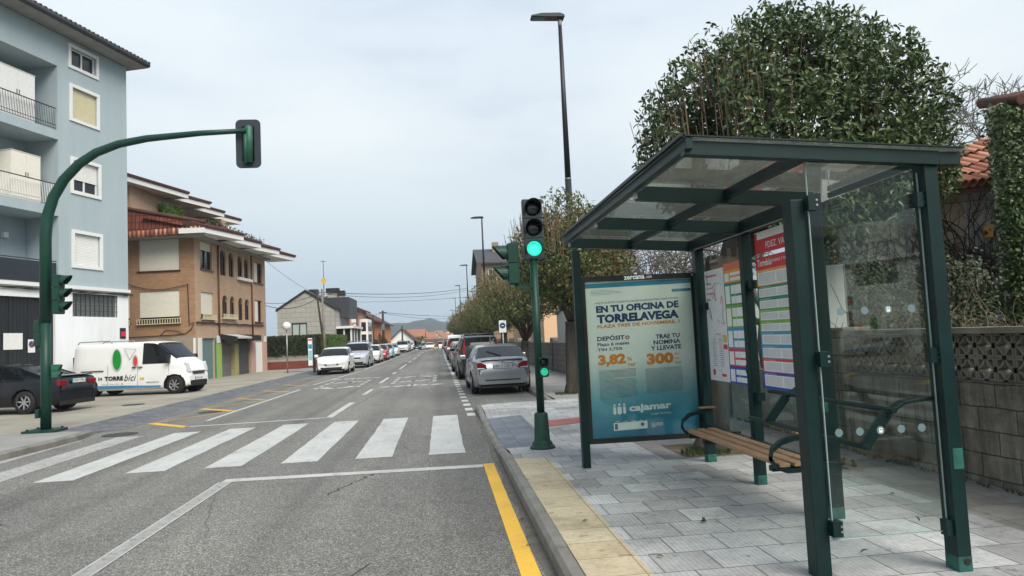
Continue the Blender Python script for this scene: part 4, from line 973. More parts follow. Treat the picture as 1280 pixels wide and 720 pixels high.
b = MB().use('white_frame'); FS.box(b, 5.8, 8.0, 5.78, 5.95, .02, .2); b.build('window_box', BK, world=False)
mat('downpipe_brown', (.2, .075, .04), .6)
for a in (2.95, 8.2): b = MB().use('downpipe_brown'); b.tube([FS.p(a, 2.4, .06), FS.p(a, 7.6, .06)], .05, 8); b.build('downpipe', BK, world=False)
b = MB().use('black_plastic')
for k in range(3): b.tube([FS.p(-.02+i*.45, 3.12-.03*k+.02*math.sin(i*1.7+k), .04+.02*k) for i in range(24)], .016, 5)
b.tube([FE.p(0+.1, 3.1, .04), FE.p(.3, 3.0, .04), FE.p(.35, 5.05, .04), FE.p(.32, 5.1, .05)], .02, 5); b.tube([FE.p(.05, 3.1, .05), FE.p(.2, 2.75, .05), FE.p(.5, 2.55, .05), FE.p(1.2, 2.5, .05), FE.p(9, 2.42, .05)], .02, 5)
b.tube([FE.p(.6, 2.52, .05), FE.p(.9, 2.7, .05), FE.p(1.5, 2.78, .05), FE.p(1.8, 2.5, .05)], .016, 5)
b.tube([FE.p(.32+i*.3, 5.1-.45*math.sin(min(1, i/13)*math.pi)+.04*i, .06) for i in range(14)], .018, 5)
b.build('cable_run', BK, world=False)
# stepped eaves: four saw-tooth slabs that swing out over the pavement
def tooth(s0, n0, s1, n1, z, back, th=.26, tile=True):
    # n positive = towards the street = -y
    b = MB().use('white_frame'); P = [(s0, -n0), (s1, -n1), (s1, back), (s0, back)]
    b.prism(P, (0, 0, z), (1,0,0), (0,1,0), (0,0,th)); b.build('eave_slab', BK, world=False)
    b = MB().use('tile_dark_red')
    d = Vector((s1-s0, -(n1-n0), 0)); L_ = d.length; d /= L_; nn = Vector((-d.y, d.x, 0))
    o_ = Vector((s0, -n0, z+th)); 
    b.prism([(-.06, 0), (-.04, .1), (1.6, .62), (1.6, 0)], o_, nn, (0,0,1), d*(L_+.03))
    k = .1
    while k < L_: 
        a_ = o_+d*k; b.tube([a_+nn*(-.1)+Vector((0,0,.07)), a_+nn*1.5+Vector((0,0,.61))], .07, 6); k += .22
    b.build('eave_tiles', BK, world=False)
for (s0, n0, s1, n1) in ((-1.1, 1.0, 2.2, 1.78), (1.55, .95, 5.5, 1.6), (5.0, .85, 8.8, 1.65), (8.3, .85, 12.6, 1.55)): tooth(s0, n0, s1, n1, 7.58, .3)
b = MB().use('soffit_grey'); b.prism([(-.95, 3.5), (-.95, 0), (-1.0, -.95), (0, -.55), (10.9, -.4), (10.9, .5), (.4, .5), (.4, 9), (-.95, 9)], (0, 0, 7.5), (1,0,0), (0,1,0), (0,0,.075)); b.build('soffit', BK, world=False)
# mansard band of red tiles over the end wall
b = MB().use('roof_tile_red'); b.quad((-1.0, -1.0, 7.6), (-1.0, 9, 7.2), (-.75, 9, 10.2), (-.75, 3.6, 9.1), (-.8, -.9, 8.12)); b.use('tile_dark_red')
b.tube([(-.8, -.95, 8.17), (-.74, 3.6, 9.15), (-.74, 9, 10.3)], .1, 8); 
b.use('orange_tile')
for i in range(44): y_ = -.95+i*.22; b.tube([(-1.03, y_, 7.62-.04*(y_+1)), (-.98, y_, 7.95-.04*(y_+1))], .07, 6)
b.build('mansard_tiles', BK, world=False)
# attic storey and its own stepped roof
FA = Face((-4.4+4.2, .75, 0), (-1, .2, 0), (-.2, -1, 0))
FA = Face((4.75, 2.9, 0), (-1, .03, 0), (-.03, -1, 0))
b = MB(); wall(b, FA, 0, 5.2, 7.6, 10.4, [(.35, 2.35, 9.1, 10.08, .12)], 'light_brick'); b.use('light_brick'); b.quad((4.75, 2.9, 7.6), (4.75, 4.6, 7.6), (4.75, 4.6, 10.4), (4.75, 2.9, 10.4)); b.quad((-.45, 3.05, 7.6), (-.45, 9, 7.6), (-.45, 9, 10.4), (-.45, 3.05, 10.4)); b.build('attic_wall', BK, world=False)
window(BK, FA, .35, 2.35, 9.1, 10.08, .1, 'brown_frame', shut=.45, sm='shutter_yellow')
b = MB().use('soffit_grey'); b.quad((4.7, 4.6, 7.6), (10.9, 4.6, 7.6), (10.9, 4.6, 10.4), (4.7, 4.6, 10.4)); b.use('light_brick'); b.box(9.9, 10.85, 2.5, 4.6, 7.6, 10.3); b.build('terrace_wall', BK, world=False)
for (s0, n0, s1, n1) in ((-1.5, -2.75, 3.4, -1.75), (3.1, -2.65, 6.4, -1.75), (6.1, -2.85, 9.5, -2.1), (9.2, -3.05, 12.6, -2.15)): tooth(s0, n0, s1, n1, 10.32, 8.)
b = MB().use('tile_dark_red'); b.add([(-1, -.3, 7.9), (10.9, -.3, 7.9), (10.9, 2.2, 8.5), (-1, 2.2, 8.5)], [(0,1,2,3)]); b.add([(-1.4, 3.3, 10.6), (11, 3.3, 10.6), (8, 6, 11.2), (1, 6, 11.2), (-1.4, 9.5, 10.6), (11, 9.5, 10.6)], [(0,1,2,3), (4,0,3), (1,5,2), (3,2,5,4)]); b.build('roof', BK, world=False)
b = MB().use('white_frame', True); b.lathe([(0, .12), (.2, .1), (.36, .03), (.42, -.04)], (9.6, 1.9, 9.3), 20, 'y'); b.use('rail_dark'); b.tube([(9.6, 1.95, 9.25), (9.8, 2.5, 8.9), (9.9, 2.5, 8.7)], .025, 6); b.build('satellite_dish', BK, world=False)
# ------------------------------------------------------------------ far houses
def house(name, label, x0, x1, y0, y1, z0, zw, zr, ridge, wm, rm, wins, loc_label='house', over=.35, wm_frame='white_frame', grp=None, dark='window_dark'):
    """ridge 'y': gable faces us; wins: (side, a0, a1, z0, z1) side 's' south (towards us), 'e' street side (towards +x)"""
    t = thing(name, label, loc_label, ((x0+x1)/2, (y0+y1)/2, z0), 0, grp)
    FSo = Face((x0, y0, 0), (1,0,0), (0,-1,0)); FEa = Face((x1, y0, 0), (0,1,0), (1,0,0)); FWe = Face((x0, y0, 0), (0,1,0), (-1,0,0))
    off = Vector(t.location)
    def fin(b, n, p, **k):
        b.v = [tuple(Vector(q)-off) for q in b.v]; return b.build(n, p, world=False, **k)
    b = MB(); sides = {'s': (FSo, x1-x0), 'e': (FEa, y1-y0), 'w': (FWe, y1-y0)}
    for k, (f_, L_) in sides.items(): wall(b, f_, 0, L_, z0-1, zw, [(w[1], w[2], w[3], w[4], .12) for w in wins if w[0] == k], wm)
    b.quad((x0, y1, z0-1), (x1, y1, z0-1), (x1, y1, zw), (x0, y1, zw))
    xm = (x0+x1)/2; ym = (y0+y1)/2
    if ridge == 'y': b.quad((x0, y0, zw), (x1, y0, zw), (xm, y0, zr)); b.quad((x0, y1, zw), (x1, y1, zw), (xm, y1, zr))
    else: b.quad((x1, y0, zw), (x1, y1, zw), (x1, ym, zr)); b.quad((x0, y0, zw), (x0, y1, zw), (x0, ym, zr))
    fin(b, 'wall', t)
    b = MB().use(rm); o = over; th = .18
    if ridge == 'y':
        sl = (zr-zw)/(xm-x0)
        for sg in (-1, 1):
            xe = xm+sg*(xm-x0+o); ze = zw-sl*o
            b.add([(xm, y0-o, zr), (xe, y0-o, ze), (xe, y1+o, ze), (xm, y1+o, zr), (xm, y0-o, zr+th), (xe, y0-o, ze+th), (xe, y1+o, ze+th), (xm, y1+o, zr+th)], [(0,1,2,3), (4,5,6,7), (0,1,5,4), (1,2,6,5), (2,3,7,6)])
    else:
        sl = (zr-zw)/(ym-y0)
        for sg in (-1, 1):
            ye = ym+sg*(ym-y0+o); ze = zw-sl*o
            b.add([(x0-o, ym, zr), (x0-o, ye, ze), (x1+o, ye, ze), (x1+o, ym, zr), (x0-o, ym, zr+th), (x0-o, ye, ze+th), (x1+o, ye, ze+th), (x1+o, ym, zr+th)], [(0,1,2,3), (4,5,6,7), (0,1,5,4), (1,2,6,5), (2,3,7,6)])
    fin(b, 'roof', t)
    for w in wins:
        f_ = sides[w[0]][0]; b = MB().use(wm_frame)
        for (p0, p1, q0, q1) in ((w[1], w[1]+.07, w[3], w[4]), (w[2]-.07, w[2], w[3], w[4]), (w[1], w[2], w[3], w[3]+.07), (w[1], w[2], w[4]-.07, w[4])): f_.box(b, p0, p1, q0, q1, -.1, -.05)
        f_.box(b, (w[1]+w[2])/2-.03, (w[1]+w[2])/2+.03, w[3]+.07, w[4]-.07, -.1, -.05)
        wd = fin(b, 'window', t)
        b = MB().use(w[5] if len(w) > 5 else dark); b.quad(f_.p(w[1], w[3], -.11), f_.p(w[2], w[3], -.11), f_.p(w[2], w[4], -.11), f_.p(w[1], w[4], -.11)); fin(b, 'pane', wd)
    t['_off'] = 0; del t['_off']
    return t, fin
plain('curtain_pane', (.38, .45, .42), .4); plain('zinc_dark', (.05, .055, .065), .5, .3); plain('black_metal', (.015, .016, .018), .5)
t, fin = house('stone_house', 'pale stone clad house with dark gabled roof and black chimneys behind a hedge', -13.4, -8.75, 60, 70, 0, 4.62, 6.12, 'y', 'stone_cladding', 'black_metal', [('s', 1.15, 2.4, .6, 3.55, 'curtain_pane')], over=.1, wm_frame='black_metal')
b = MB().use('zinc_dark'); b.box(-10.2, -7.9, 63, 69, 4.0, 5.75); b.box(-13.0, -11.8, 64, 68, 4.5, 5.35); fin(b, 'dormer', t)
for (x, w, z) in ((-11.0, .75, 6.55), (-9.35, 1.1, 6.6), (-8.6, .6, 6.35)): b = MB().use('stone_cladding'); b.box(x-w*.4, x+w*.4, 63.3, 64, 5.6, z-.35); b.use('black_metal'); b.box(x-w/2, x+w/2, 63.2, 64.1, z-.4, z); fin(b, 'chimney', t)
b = MB().use('stone_cladding'); b.box(-8.74, -7.5, 61, 68, 0, 1.6); b.use('white_frame'); b.box(-8.9, -7.3, 60.8, 68, 2.95, 3.15); b.use('black_metal'); b.box(-8.7, -7.55, 61.4, 67.9, 1.6, 2.95); b.use('white_frame')
for y in (61.1, 63, 65, 67.8): b.box(-7.62, -7.48, y-.08, y+.08, 1.6, 2.95)
b.box(-8.2, -8.08, 61.02, 61.2, 1.6, 2.95); fin(b, 'porch', t)
b = MB().use('rail_dark'); b.tube([(-9.95, 62.5, 5.8), (-9.95, 62.5, 9.0)], .03, 5); b.tube([(-10.2, 62.5, 8.9), (-9.7, 62.5, 8.9)], .02, 5); b.use('road_yellow'); b.disc((-9.95, 62.45, 7.2), .24, (1,0,0), (0,0,1), (0,.05,0), 16); fin(b, 'aerial', t)
plain('pink_render', (.5, .25, .21), .8); mat('orange_render', (.55, .2, .06), .8, var=.2); plain('white_render', (.82, .81, .77), .8); plain('cream_render', (.58, .5, .37), .8); plain('yellow_render', (.62, .43, .12), .8); plain('peach_render', (.74, .5, .31), .8); plain('brown_render', (.3, .2, .14), .8); plain('greywhite_render', (.55, .56, .55), .8)
t, fin = house('pink_house', 'pink house with white corner stones and glazed white bay by the street', -14.5, -8.9, 76, 87, 0, 5.4, 6.6, 'y', 'pink_render', 'tile_dark_red', [('e', 1.4, 2.6, 3.0, 4.4), ('e', 6.5, 7.6, 3.0, 4.4), ('s', 3.2, 4.2, 2.8, 4.2)], over=.5)
b = MB().use('white_frame')
for i in range(10): b.box(-9.1-(.25 if i % 2 else 0), -8.86, 75.96, 76.3+(.25 if i % 2 == 0 else 0), .55*i, .55*i+.35)
b.box(-14.5, -8.85, 75.97, 75.999, 2.7, 2.85); fin(b, 'corner_stones', t)
b = MB().use('white_render'); b.box(-8.89, -8.0, 79.5, 84, 1.2, 4.3); b.use('window_dark')
for i in range(4):
    for j in range(2): b.box(-7.999, -7.98, 79.8+i*1.05, 80.6+i*1.05, 1.6+j*1.35, 2.6+j*1.35)
b.box(-8.7, -8.2, 79.47, 79.499, 1.6, 2.6); b.box(-8.7, -8.2, 79.47, 79.499, 2.95, 3.95); fin(b, 'bay', t)
t, fin = house('orange_house', 'long orange rendered building with dark eaves beyond the pink house', -14.0, -8.6, 88.5, 124, 0, 4.6, 6.2, 'y', 'orange_render', 'tile_dark_red', [('e', 2, 4.4, 1.6, 3.2), ('e', 9, 10.4, 2.6, 3.6), ('e', 16, 17.4, 2.6, 3.6)], over=.6)
t, fin = house('white_house', 'white gabled house with arched upper window and dark balcony down the street', -9.6, -5.1, 136, 152, -1, 1.9, 3.9, 'y', 'white_render', 'tile_dark_red', [('s', .5, 1.4, -.9, .9), ('s', 1.9, 2.7, 1.2, 2.9), ('s', 3.1, 4.1, -.9, .9), ('e', 3, 4, .5, 2), ('e', 7, 8, .5, 2)], over=.4)
b = MB().use('black_metal'); b.box(-9.7, -5.2, 134.9, 135.7, -.2, .35); b.box(-9.7, -5.2, 134.8, 136, 1.2, 1.32); fin(b, 'balcony', t)
t, fin = house('yellow_house', 'yellow house with orange tiled roof right of the white gabled house', -9, -4.2, 172, 182, -2, 2.6, 4.3, 'x', 'yellow_render', 'tile_orange_dull', [('e', 3, 4.5, .6, 2), ('s', 3.2, 4.2, .8, 2.1)], over=.5)
t, fin = house('apartment_building', 'tan block with brown tiled roof rising above the street trees on the right', 5.2, 14, 84, 98, 0, 10.6, 12.9, 'x', 'brown_render', 'roof_slate', [('s', .8, 1.8, 8.3, 9.8), ('w', 4, 5, 8, 9.6), ('w', 9, 10, 8, 9.6), ('s', .8, 1.8, 5.2, 6.7), ('w', 4, 5, 5, 6.6)], over=.6, loc_label='apartment building')
b = MB().use('brown_render'); b.box(7, 7.8, 89, 90, 12, 13.7); fin(b, 'chimney', t)
t, fin = house('peach_house', 'peach coloured house behind the block wall and street trees', 6.2, 10.4, 42, 60, 0, 5.4, 7.2, 'y', 'peach_render', 'tile_orange_dull', [('w', 4, 5.2, 2.8, 4.2), ('w', 11, 12.2, 2.8, 4.2)], over=.4)
t, fin = house('terraced_house', 'long brown house behind the viewer, seen only as a reflection in the shelter glass', 1, 60, -44, -32, 0, 6.6, 8.0, 'x', 'brown_render', 'tile_dark_red', [('w', 3, 4.4, 3.6, 5)], over=.5)
t, fin = house('white_annexe', 'low white annexe between the block wall and the peach house', 6.0, 14, 29.5, 36, 0, 2.62, 3.0, 'x', 'greywhite_render', 'soffit_grey', [('w', 2, 3, 1.6, 2.3)], over=.1)
r_ = random.Random(21)
cols = ['cream_render', 'white_render', 'pink_render', 'brown_render', 'peach_render', 'greywhite_render', 'yellow_render']
spots = []
for i in range(64):
    y = 235+i*6.5+r_.uniform(-4, 4); px = r_.uniform(-.062, .012); 
    spots.append((px*y, y, r_))
words = ['small', 'narrow', 'wide', 'squat', 'tall']
cn = {'cream_render': 'cream', 'white_render': 'white', 'pink_render': 'pink', 'brown_render': 'brown', 'peach_render': 'peach', 'greywhite_render': 'greyish', 'yellow_render': 'yellow'}
for i, (x, y, _) in enumerate(spots):
    w = r_.uniform(4.5, 7); g = dip(y); h = 1.62+y*(r_.uniform(-.004, .004) if y < 300 else r_.uniform(.0, .0125))-2-g; h = max(h, 3.2); c = r_.choice(cols)
    house('town_house', 'small distant %s walled house with a tiled roof in the far town' % cn[c], x-w/2, x+w/2, y, y+9, g, g+h, g+h+2, r_.choice('xy'), c, r_.choice(['tile_orange_dull', 'tile_dark_red', 'tile_orange_dull']),
          [('s', .8, 2.0, g+h-2.6, g+h-1), ('s', w-2.2, w-1, g+h-2.6, g+h-1), ('s', .8, 2.0, g+h-5.2, g+h-3.6), ('s', w-2.2, w-1, g+h-5.2, g+h-3.6)], grp='houses of the distant town')
# ------------------------------------------------------------------ garden walls
W = thing('garden_wall', 'mossy block wall topped with pierced concrete screen blocks behind the shelter', 'wall', (4.75, 4, Z0))
def wx(y): return 4.88-.028*y          # the wall line drifts slightly inwards
def wbox(b, y0, y1, z0, z1, d0, d1):
    P = [(wx(y0)+d0, y0), (wx(y0)+d1, y0), (wx(y1)+d1, y1), (wx(y1)+d0, y1)]
    b.prism(P, (0, 0, z0), (1,0,0), (0,1,0), (0,0,z1-z0))
b = MB().use('breeze_block'); wbox(b, -4, 7.75, .0, 1.03, 0, .16); b.build('block_courses', W)
b = MB().use('concrete_screen'); wbox(b, -4, 7.75, 1.452, 1.505, -.03, .19); b.build('coping', W)
b = MB().use('breeze_block'); wbox(b, 7.76, 8.2, 0, 1.5, -.03, .3); b.use('concrete_screen'); wbox(b, 7.74, 8.22, 1.5, 1.54, -.04, .31); b.build('end_pier', W, bevel=.012)
# one screen block: square frame with quarter-round petals, 0.20 m, repeated in two courses
SB = MB().use('concrete_screen')
def petals(b, y0, z0, s):
    def pr(poly): b.prism(poly, (wx(y0+s/2)+.03, y0, z0), (0,1,0), (0,0,1), (.1, 0, 0))
    t = .018*s/.2
    pr([(0, 0), (s, 0), (s, t), (0, t)]); pr([(0, s-t), (s, s-t), (s, s), (0, s)]); pr([(0, t), (t, t), (t, s-t), (0, s-t)]); pr([(s-t, t), (s, t), (s, s-t), (s-t, s-t)])
    for (cx, cz, a0) in ((0, 0, 0), (s, 0, 90), (s, s, 180), (0, s, 270)):
        ra, rb = s*.50, s*.40
        for j in range(5):
            a = R(a0+j*18); c_ = R(a0+(j+1)*18)
            pr([(cx+ra*math.cos(a), cz+ra*math.sin(a)), (cx+ra*math.cos(c_), cz+ra*math.sin(c_)), (cx+rb*math.cos(c_), cz+rb*math.sin(c_)), (cx+rb*math.cos(a), cz+rb*math.sin(a))])
y = -3.9; s = .205
while y < 7.7:
    for k in range(2): petals(SB, y, 1.035+k*.208, s)
    y += s+.003
SB.build('screen_blocks', W)
W2 = thing('garden_wall', 'long grey block wall with rounded piers beyond the shelter and street trees', 'wall', (4.5, 30, Z0))
def wbox2(b, y0, y1, z0, z1, d0, d1):
    f_ = lambda y: 4.62-.004*(y-9)
    P = [(f_(y0)+d0, y0), (f_(y0)+d1, y0), (f_(y1)+d1, y1), (f_(y1)+d0, y1)]
    b.prism(P, (0, 0, z0), (1,0,0), (0,1,0), (0,0,z1-z0))
b = MB().use('far_wall_block'); wbox2(b, 11.3, 80, 0, 1.28, 0, .18); b.build('block_courses', W2)
y = 12.0
while y < 78:
    b = MB().use('far_wall_block'); wbox2(b, y-.16, y+.16, 0, 1.33, -.05, .25); b.use('concrete_screen', True); b.tube([(4.62-.004*(y-9)-.05, y, 1.33), (4.62-.004*(y-9)+.25, y, 1.33)], .16, 12); b.build('pier', W2); y += 4.2
W3 = thing('low_wall', 'low mossy concrete wall with a row of drain holes behind the shelter bench', 'wall', (4.7, 9.8, Z0))
b = MB().use('concrete_screen'); b.box(4.72, 4.9, 8.25, 11.25, 0, .95); b.use('black_plastic')
for i in range(14): b.disc((4.7195, 8.45+i*.2, .72), .035, (0,1,0), (0,0,1), (-.002,0,0), 10, .045)
b.build('wall_body', W3)
b = MB().use('white_frame'); b.box(5.38, 5.74, 9.46, 9.5, 1.3, 2.42); b.use('galvanised'); b.box(5.36, 5.38, 9.45, 9.51, 1.28, 2.43); b.box(5.74, 5.757, 9.45, 9.51, 1.28, 2.43)
nb = thing('notice_board', 'blank white upright board standing behind the garden wall pier', 'board', (5.5, 9.48, 0)); b2 = MB().use('galvanised'); b2.tube([(5.5, 9.52, -.02), (5.5, 9.52, 1.4)], .03, 8); b.build('board_face', nb); b2.build('support', nb)
# garden ground behind the wall
sheet('garden_ground', lambda y: (4.95, 40), [-4, 8, 11.2, 30, 42], lambda x, y: -.005 if x < 10 else .3, 'soil')
# ------------------------------------------------------------------ old ivy house on the right
mat('old_wall', (.68, .60, .47), .92, col2=(.50, .43, .33), scale=1.1, grime=.45, bmp=.4, bscale=14)
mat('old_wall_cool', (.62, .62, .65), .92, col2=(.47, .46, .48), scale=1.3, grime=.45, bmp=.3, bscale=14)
H = thing('old_house', 'old plastered house with sagging orange tile roof and bare creeper on its walls', 'house', (9.0, 13, 0))
HW = [(6.0, 12.4, 0), (9.6, 12.0, 0), (10.4, 12.6, 0)]
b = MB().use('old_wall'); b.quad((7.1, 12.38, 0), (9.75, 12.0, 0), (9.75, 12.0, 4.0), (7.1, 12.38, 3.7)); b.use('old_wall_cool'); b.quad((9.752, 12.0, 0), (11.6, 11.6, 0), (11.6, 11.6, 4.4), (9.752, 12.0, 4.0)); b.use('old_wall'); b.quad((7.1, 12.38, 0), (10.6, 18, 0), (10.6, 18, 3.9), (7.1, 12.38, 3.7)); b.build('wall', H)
def sag(x): return .10*math.sin((x-7)*.9)
rf = MB().use('brown_frame'); n = 40
for i in range(n):
    xa = 7.3+(12.2-7.3)*i/n; xb = 7.3+(12.2-7.3)*(i+1)/n
    f_ = lambda x: 12.1-.1*(x-7.3); g_ = lambda x: 3.7+.06*(x-7.3)+sag(x)*.5+(.3*max(0, x-9.9))
    rf.quad((xa, f_(xa)-.45, g_(xa)-.1), (xb, f_(xb)-.45, g_(xb)-.1), (xb, f_(xb)-.45, g_(xb)), (xa, f_(xa)-.45, g_(xa)))
    rf.quad((xa, f_(xa)-.45, g_(xa)-.1), (xb, f_(xb)-.45, g_(xb)-.1), (xb, f_(xb)+.1, g_(xb)-.02), (xa, f_(xa)+.1, g_(xa)-.02))
rf.build('eaves', H)
rf = MB().use('orange_tile'); f_ = lambda x: 12.1-.1*(x-7.3); g_ = lambda x: 3.7+.06*(x-7.3)+sag(x)*.5+(.3*max(0, x-9.9))
x = 7.3
while x < 12.3:
    for j in range(4):
        y0 = f_(x)-.55+j*.38; z0 = g_(x)+.03+j*.2
        jx = rnd.uniform(-.02, .02); rf.tube([(x+jx, y0, z0+.02+rnd.uniform(0, .02)), (x+rnd.uniform(-.02, .02), y0+.45, z0+.235)], [.082, .066], 7, caps=False)
    x += .15
rf.build('roof', H, uv=False)
b = MB().use('tile_dark_red'); b.quad((7.2, 11.7, 3.62), (12.4, 11.2, 4.4), (12.4, 12.9, 5.2), (7.2, 13.4, 4.5)); b.build('roof_bed', H)
b = MB().use('old_wall_cool')
for i in range(7): b.box(8.3+i*.1, 10.0, 10.3+i*.2, 12.0, .2+i*.2, .2+(i+1)*.2)
b.build('steps', H, bevel=.02)
b = MB().use('road_yellow'); b.box(9.98, 10.15, 11.86, 11.885, 3.02, 3.22); b.use('black_plastic'); b.prism([(0, 0), (.06, .02), (.08, .06), (.03, .1), (0, .06)], (9.97, 11.855, 3.05), (1,0,0), (0,0,1), (0,-.01,0)); b.build('wall_plate', H)
T2 = thing('gate_tower', 'ivy covered masonry pier with a small tiled cap at the right edge', 'tower', (10.4, 10.3, 0))
b = MB().use('old_wall'); b.box(8.98, 12.4, 10.1, 10.4, 0, 4.95); b.build('wall', T2)
b = MB().use('tile_dark_red')
x = 9.12
while x < 12.6: b.tube([(x, 9.85+rnd.uniform(-.02, .02), 4.88+.16*(x-8.85)), (x, 10.65, 5.08+.16*(x-8.85))], .09, 7, caps=True); x += .19
b.quad((9.08, 9.9, 4.84), (12.6, 9.9, 5.4), (12.6, 10.65, 5.6), (9.08, 10.65, 5.0)); b.build('roof', T2)
# ------------------------------------------------------------------ foliage helpers
def leaf(b, p, d, up, L, w, fold=.25):
    """six-vertex folded leaf from p along d"""
    s = d.cross(up)
    if s.length < 1e-3: s = Vector((1,0,0))
    s.normalize(); n = s.cross(d)
    m1 = p+d*L*.45
    o = len(b.v)
    b.v += [tuple(p), tuple(p+d*L*.3+s*w*.42+n*w*fold), tuple(p+d*L*.68+s*w*.38+n*w*fold-n*L*.04), tuple(p+d*L-n*L*.12), tuple(p+d*L*.68-s*w*.38+n*w*fold-n*L*.04), tuple(p+d*L*.3-s*w*.42+n*w*fold), tuple(m1)]
    for f in ((0,1,6), (1,2,6), (2,3,6), (3,4,6), (4,5,6), (5,0,6)): b.face([o+i for i in f])
def rvec(r):
    while True:
        v = Vector((r.uniform(-1,1), r.uniform(-1,1), r.uniform(-1,1)))
        if .05 < v.length < 1: return v.normalized()
def crown_leaves(b, r, c, rad, n, L, shape, dens=None, inner=.55, clump=5, droop=.2):
    """leaf rosettes spread through the volume, denser towards the skin; shape(dir)->radius factor"""
    cnt = 0
    while cnt < n:
        v = rvec(r); k = shape(v)
        if k <= 0: cnt += 1; continue
        t = inner+(1-inner)*r.random()**.55
        p = Vector(c)+Vector((v.x*rad[0], v.y*rad[1], v.z*rad[2]))*t*k
        if dens and r.random() > dens(p): cnt += 1; continue
        for _ in range(clump):
            d = (v*.7+rvec(r)*1.0+Vector((0,0,-droop))).normalized()
            leaf(b, p+rvec(r)*L*.35, d, rvec(r), L*r.uniform(.6, 1.15), L*r.uniform(.4, .55))
        cnt += 1
def lump(seed):
    r = random.Random(seed); D = [(rvec(r), r.uniform(.04, .16)) for _ in range(26)]
    def f(v): return 1-.10+sum(a*max(0, (v.dot(d)-.75)*4) for d, a in D)*.9-.0
    return f
def limb(b, r, p, q, r0, r1, wob=.08, n=6):
    P = [p.lerp(q, i/n)+(rvec(r)*wob*(p-q).length*(0 if i in (0, n) else 1)*.5) for i in range(n+1)]
    b.tube(P, [r0+(r1-r0)*i/n for i in range(n+1)], 9, caps=True); return P
def rough_trunk(b, r, P, R_, n=20, amt=.09):
    P = [Vector(p) for p in P]; Q = []; S_ = []
    for (p, q), (a, c) in zip(zip(P, P[1:]), zip(R_, R_[1:])):
        k = max(2, int((q-p).length/.07))
        for i in range(k): t = i/k; Q.append(p.lerp(q, t)); S_.append(a+(c-a)*t)
    Q.append(P[-1]); S_.append(R_[-1]); o = len(b.v); b.tube(Q, S_, n)
    ph = [r.uniform(0, 6.28) for _ in range(6)]
    for i in range(len(Q)):
        for j in range(n):
            v = Vector(b.v[o+i*n+j]); a = 6.283*j/n; f = 1+amt*(math.sin(3*a+ph[0]+i*.07)+.7*math.sin(5*a+ph[1]-i*.16)+.5*math.sin(8*a+ph[2]+i*.33))+r.uniform(-.035, .035)
            b.v[o+i*n+j] = tuple(Q[i]+(v-Q[i])*f)
# ---- the big clipped evergreen over the shelter
BT = thing('evergreen_tree', 'large dense evergreen tree with glossy dark leaves and bare upright twigs above the bus shelter', 'tree', (3.25, 8.35, .12))
r = random.Random(5)
b = MB().use('bark'); P = [(3.22, 8.35, .1), (3.26, 8.36, .35), (3.3, 8.36, 1.0), (3.38, 8.36, 1.8), (3.52, 8.34, 2.45)]
rough_trunk(b, r, P, [.24, .185, .17, .18, .23])
b.build('trunk', BT, uv=False)
CC = Vector((4.6, 8.5, 3.85))
def dome(p):   # top height of the clipped crown
    return 0
b = MB().use('bark'); tips = []
for i in range(15):
    a = r.uniform(0, 6.28); rad = r.uniform(.4, 1.45); q = Vector((CC.x+math.cos(a)*rad, CC.y+math.sin(a)*rad*.85, r.uniform(3.3, 4.5)))
    m_ = Vector((3.62+.3*(q.x-3.6), 8.34+.25*(q.y-8.3), 2.85+.1*r.random()))
    Q1 = limb(b, r, Vector((3.55, 8.34, 2.35)), m_, .12, .075); Q2 = limb(b, r, m_, q, .075, .03)
    for k in range(7):
        s_ = Q2[r.randint(2, 6)]; e_ = s_+Vector((r.uniform(-.35, .35), r.uniform(-.35, .35), r.uniform(.3, .75))); limb(b, r, s_, e_, .022, .008, n=4); tips.append(e_)
b.build('branches', BT, uv=False)
def big_top(x, y):     # rounded top surface, lower on the left
    u = (x-4.72)/2.12; v = (y-8.15)/1.75; q = 1-u*u-v*v
    return None if q <= 0 else q
b = MB().use('leaf_big'); n = 0; lm = lump(9)
while n < 11500:
    v = rvec(r); k = lm(v)
    sq = (abs(v.x)**3+abs(v.z)**3+abs(v.y)**3)**(-1/3); k = min(k, 1.0)*(.3+.7*sq*.98); rx, ry = 1.98, 1.36; rzp = 2.06 if v.z > 0 else .95
    t = .4+.6*r.random()**.6
    p = Vector((4.66+v.x*rx*1.03*t*k, 8.6+v.y*ry*t*k, 3.72+v.z*rzp*t*k*(1.0-.09*(v.x < -.3))))
    if p.z < 3.05 and r.random() < .5: n += 1; continue
    if math.sin(p.x*5.1+1)+math.sin(p.y*4.3+2)+math.sin(p.z*5.7+p.x*2)+r.uniform(-.5, .5) < -1.15: n += 1; continue
    if p.x < 3.7 and p.z > 4.5 and r.random() < .45: n += 1; continue
    for _ in range(6):
        d = (v*.5+rvec(r)+Vector((0,0,-.25))).normalized(); leaf(b, p+rvec(r)*.05, d, (v+rvec(r)*.7), r.uniform(.06, .105), r.uniform(.034, .05), .15)
    n += 1
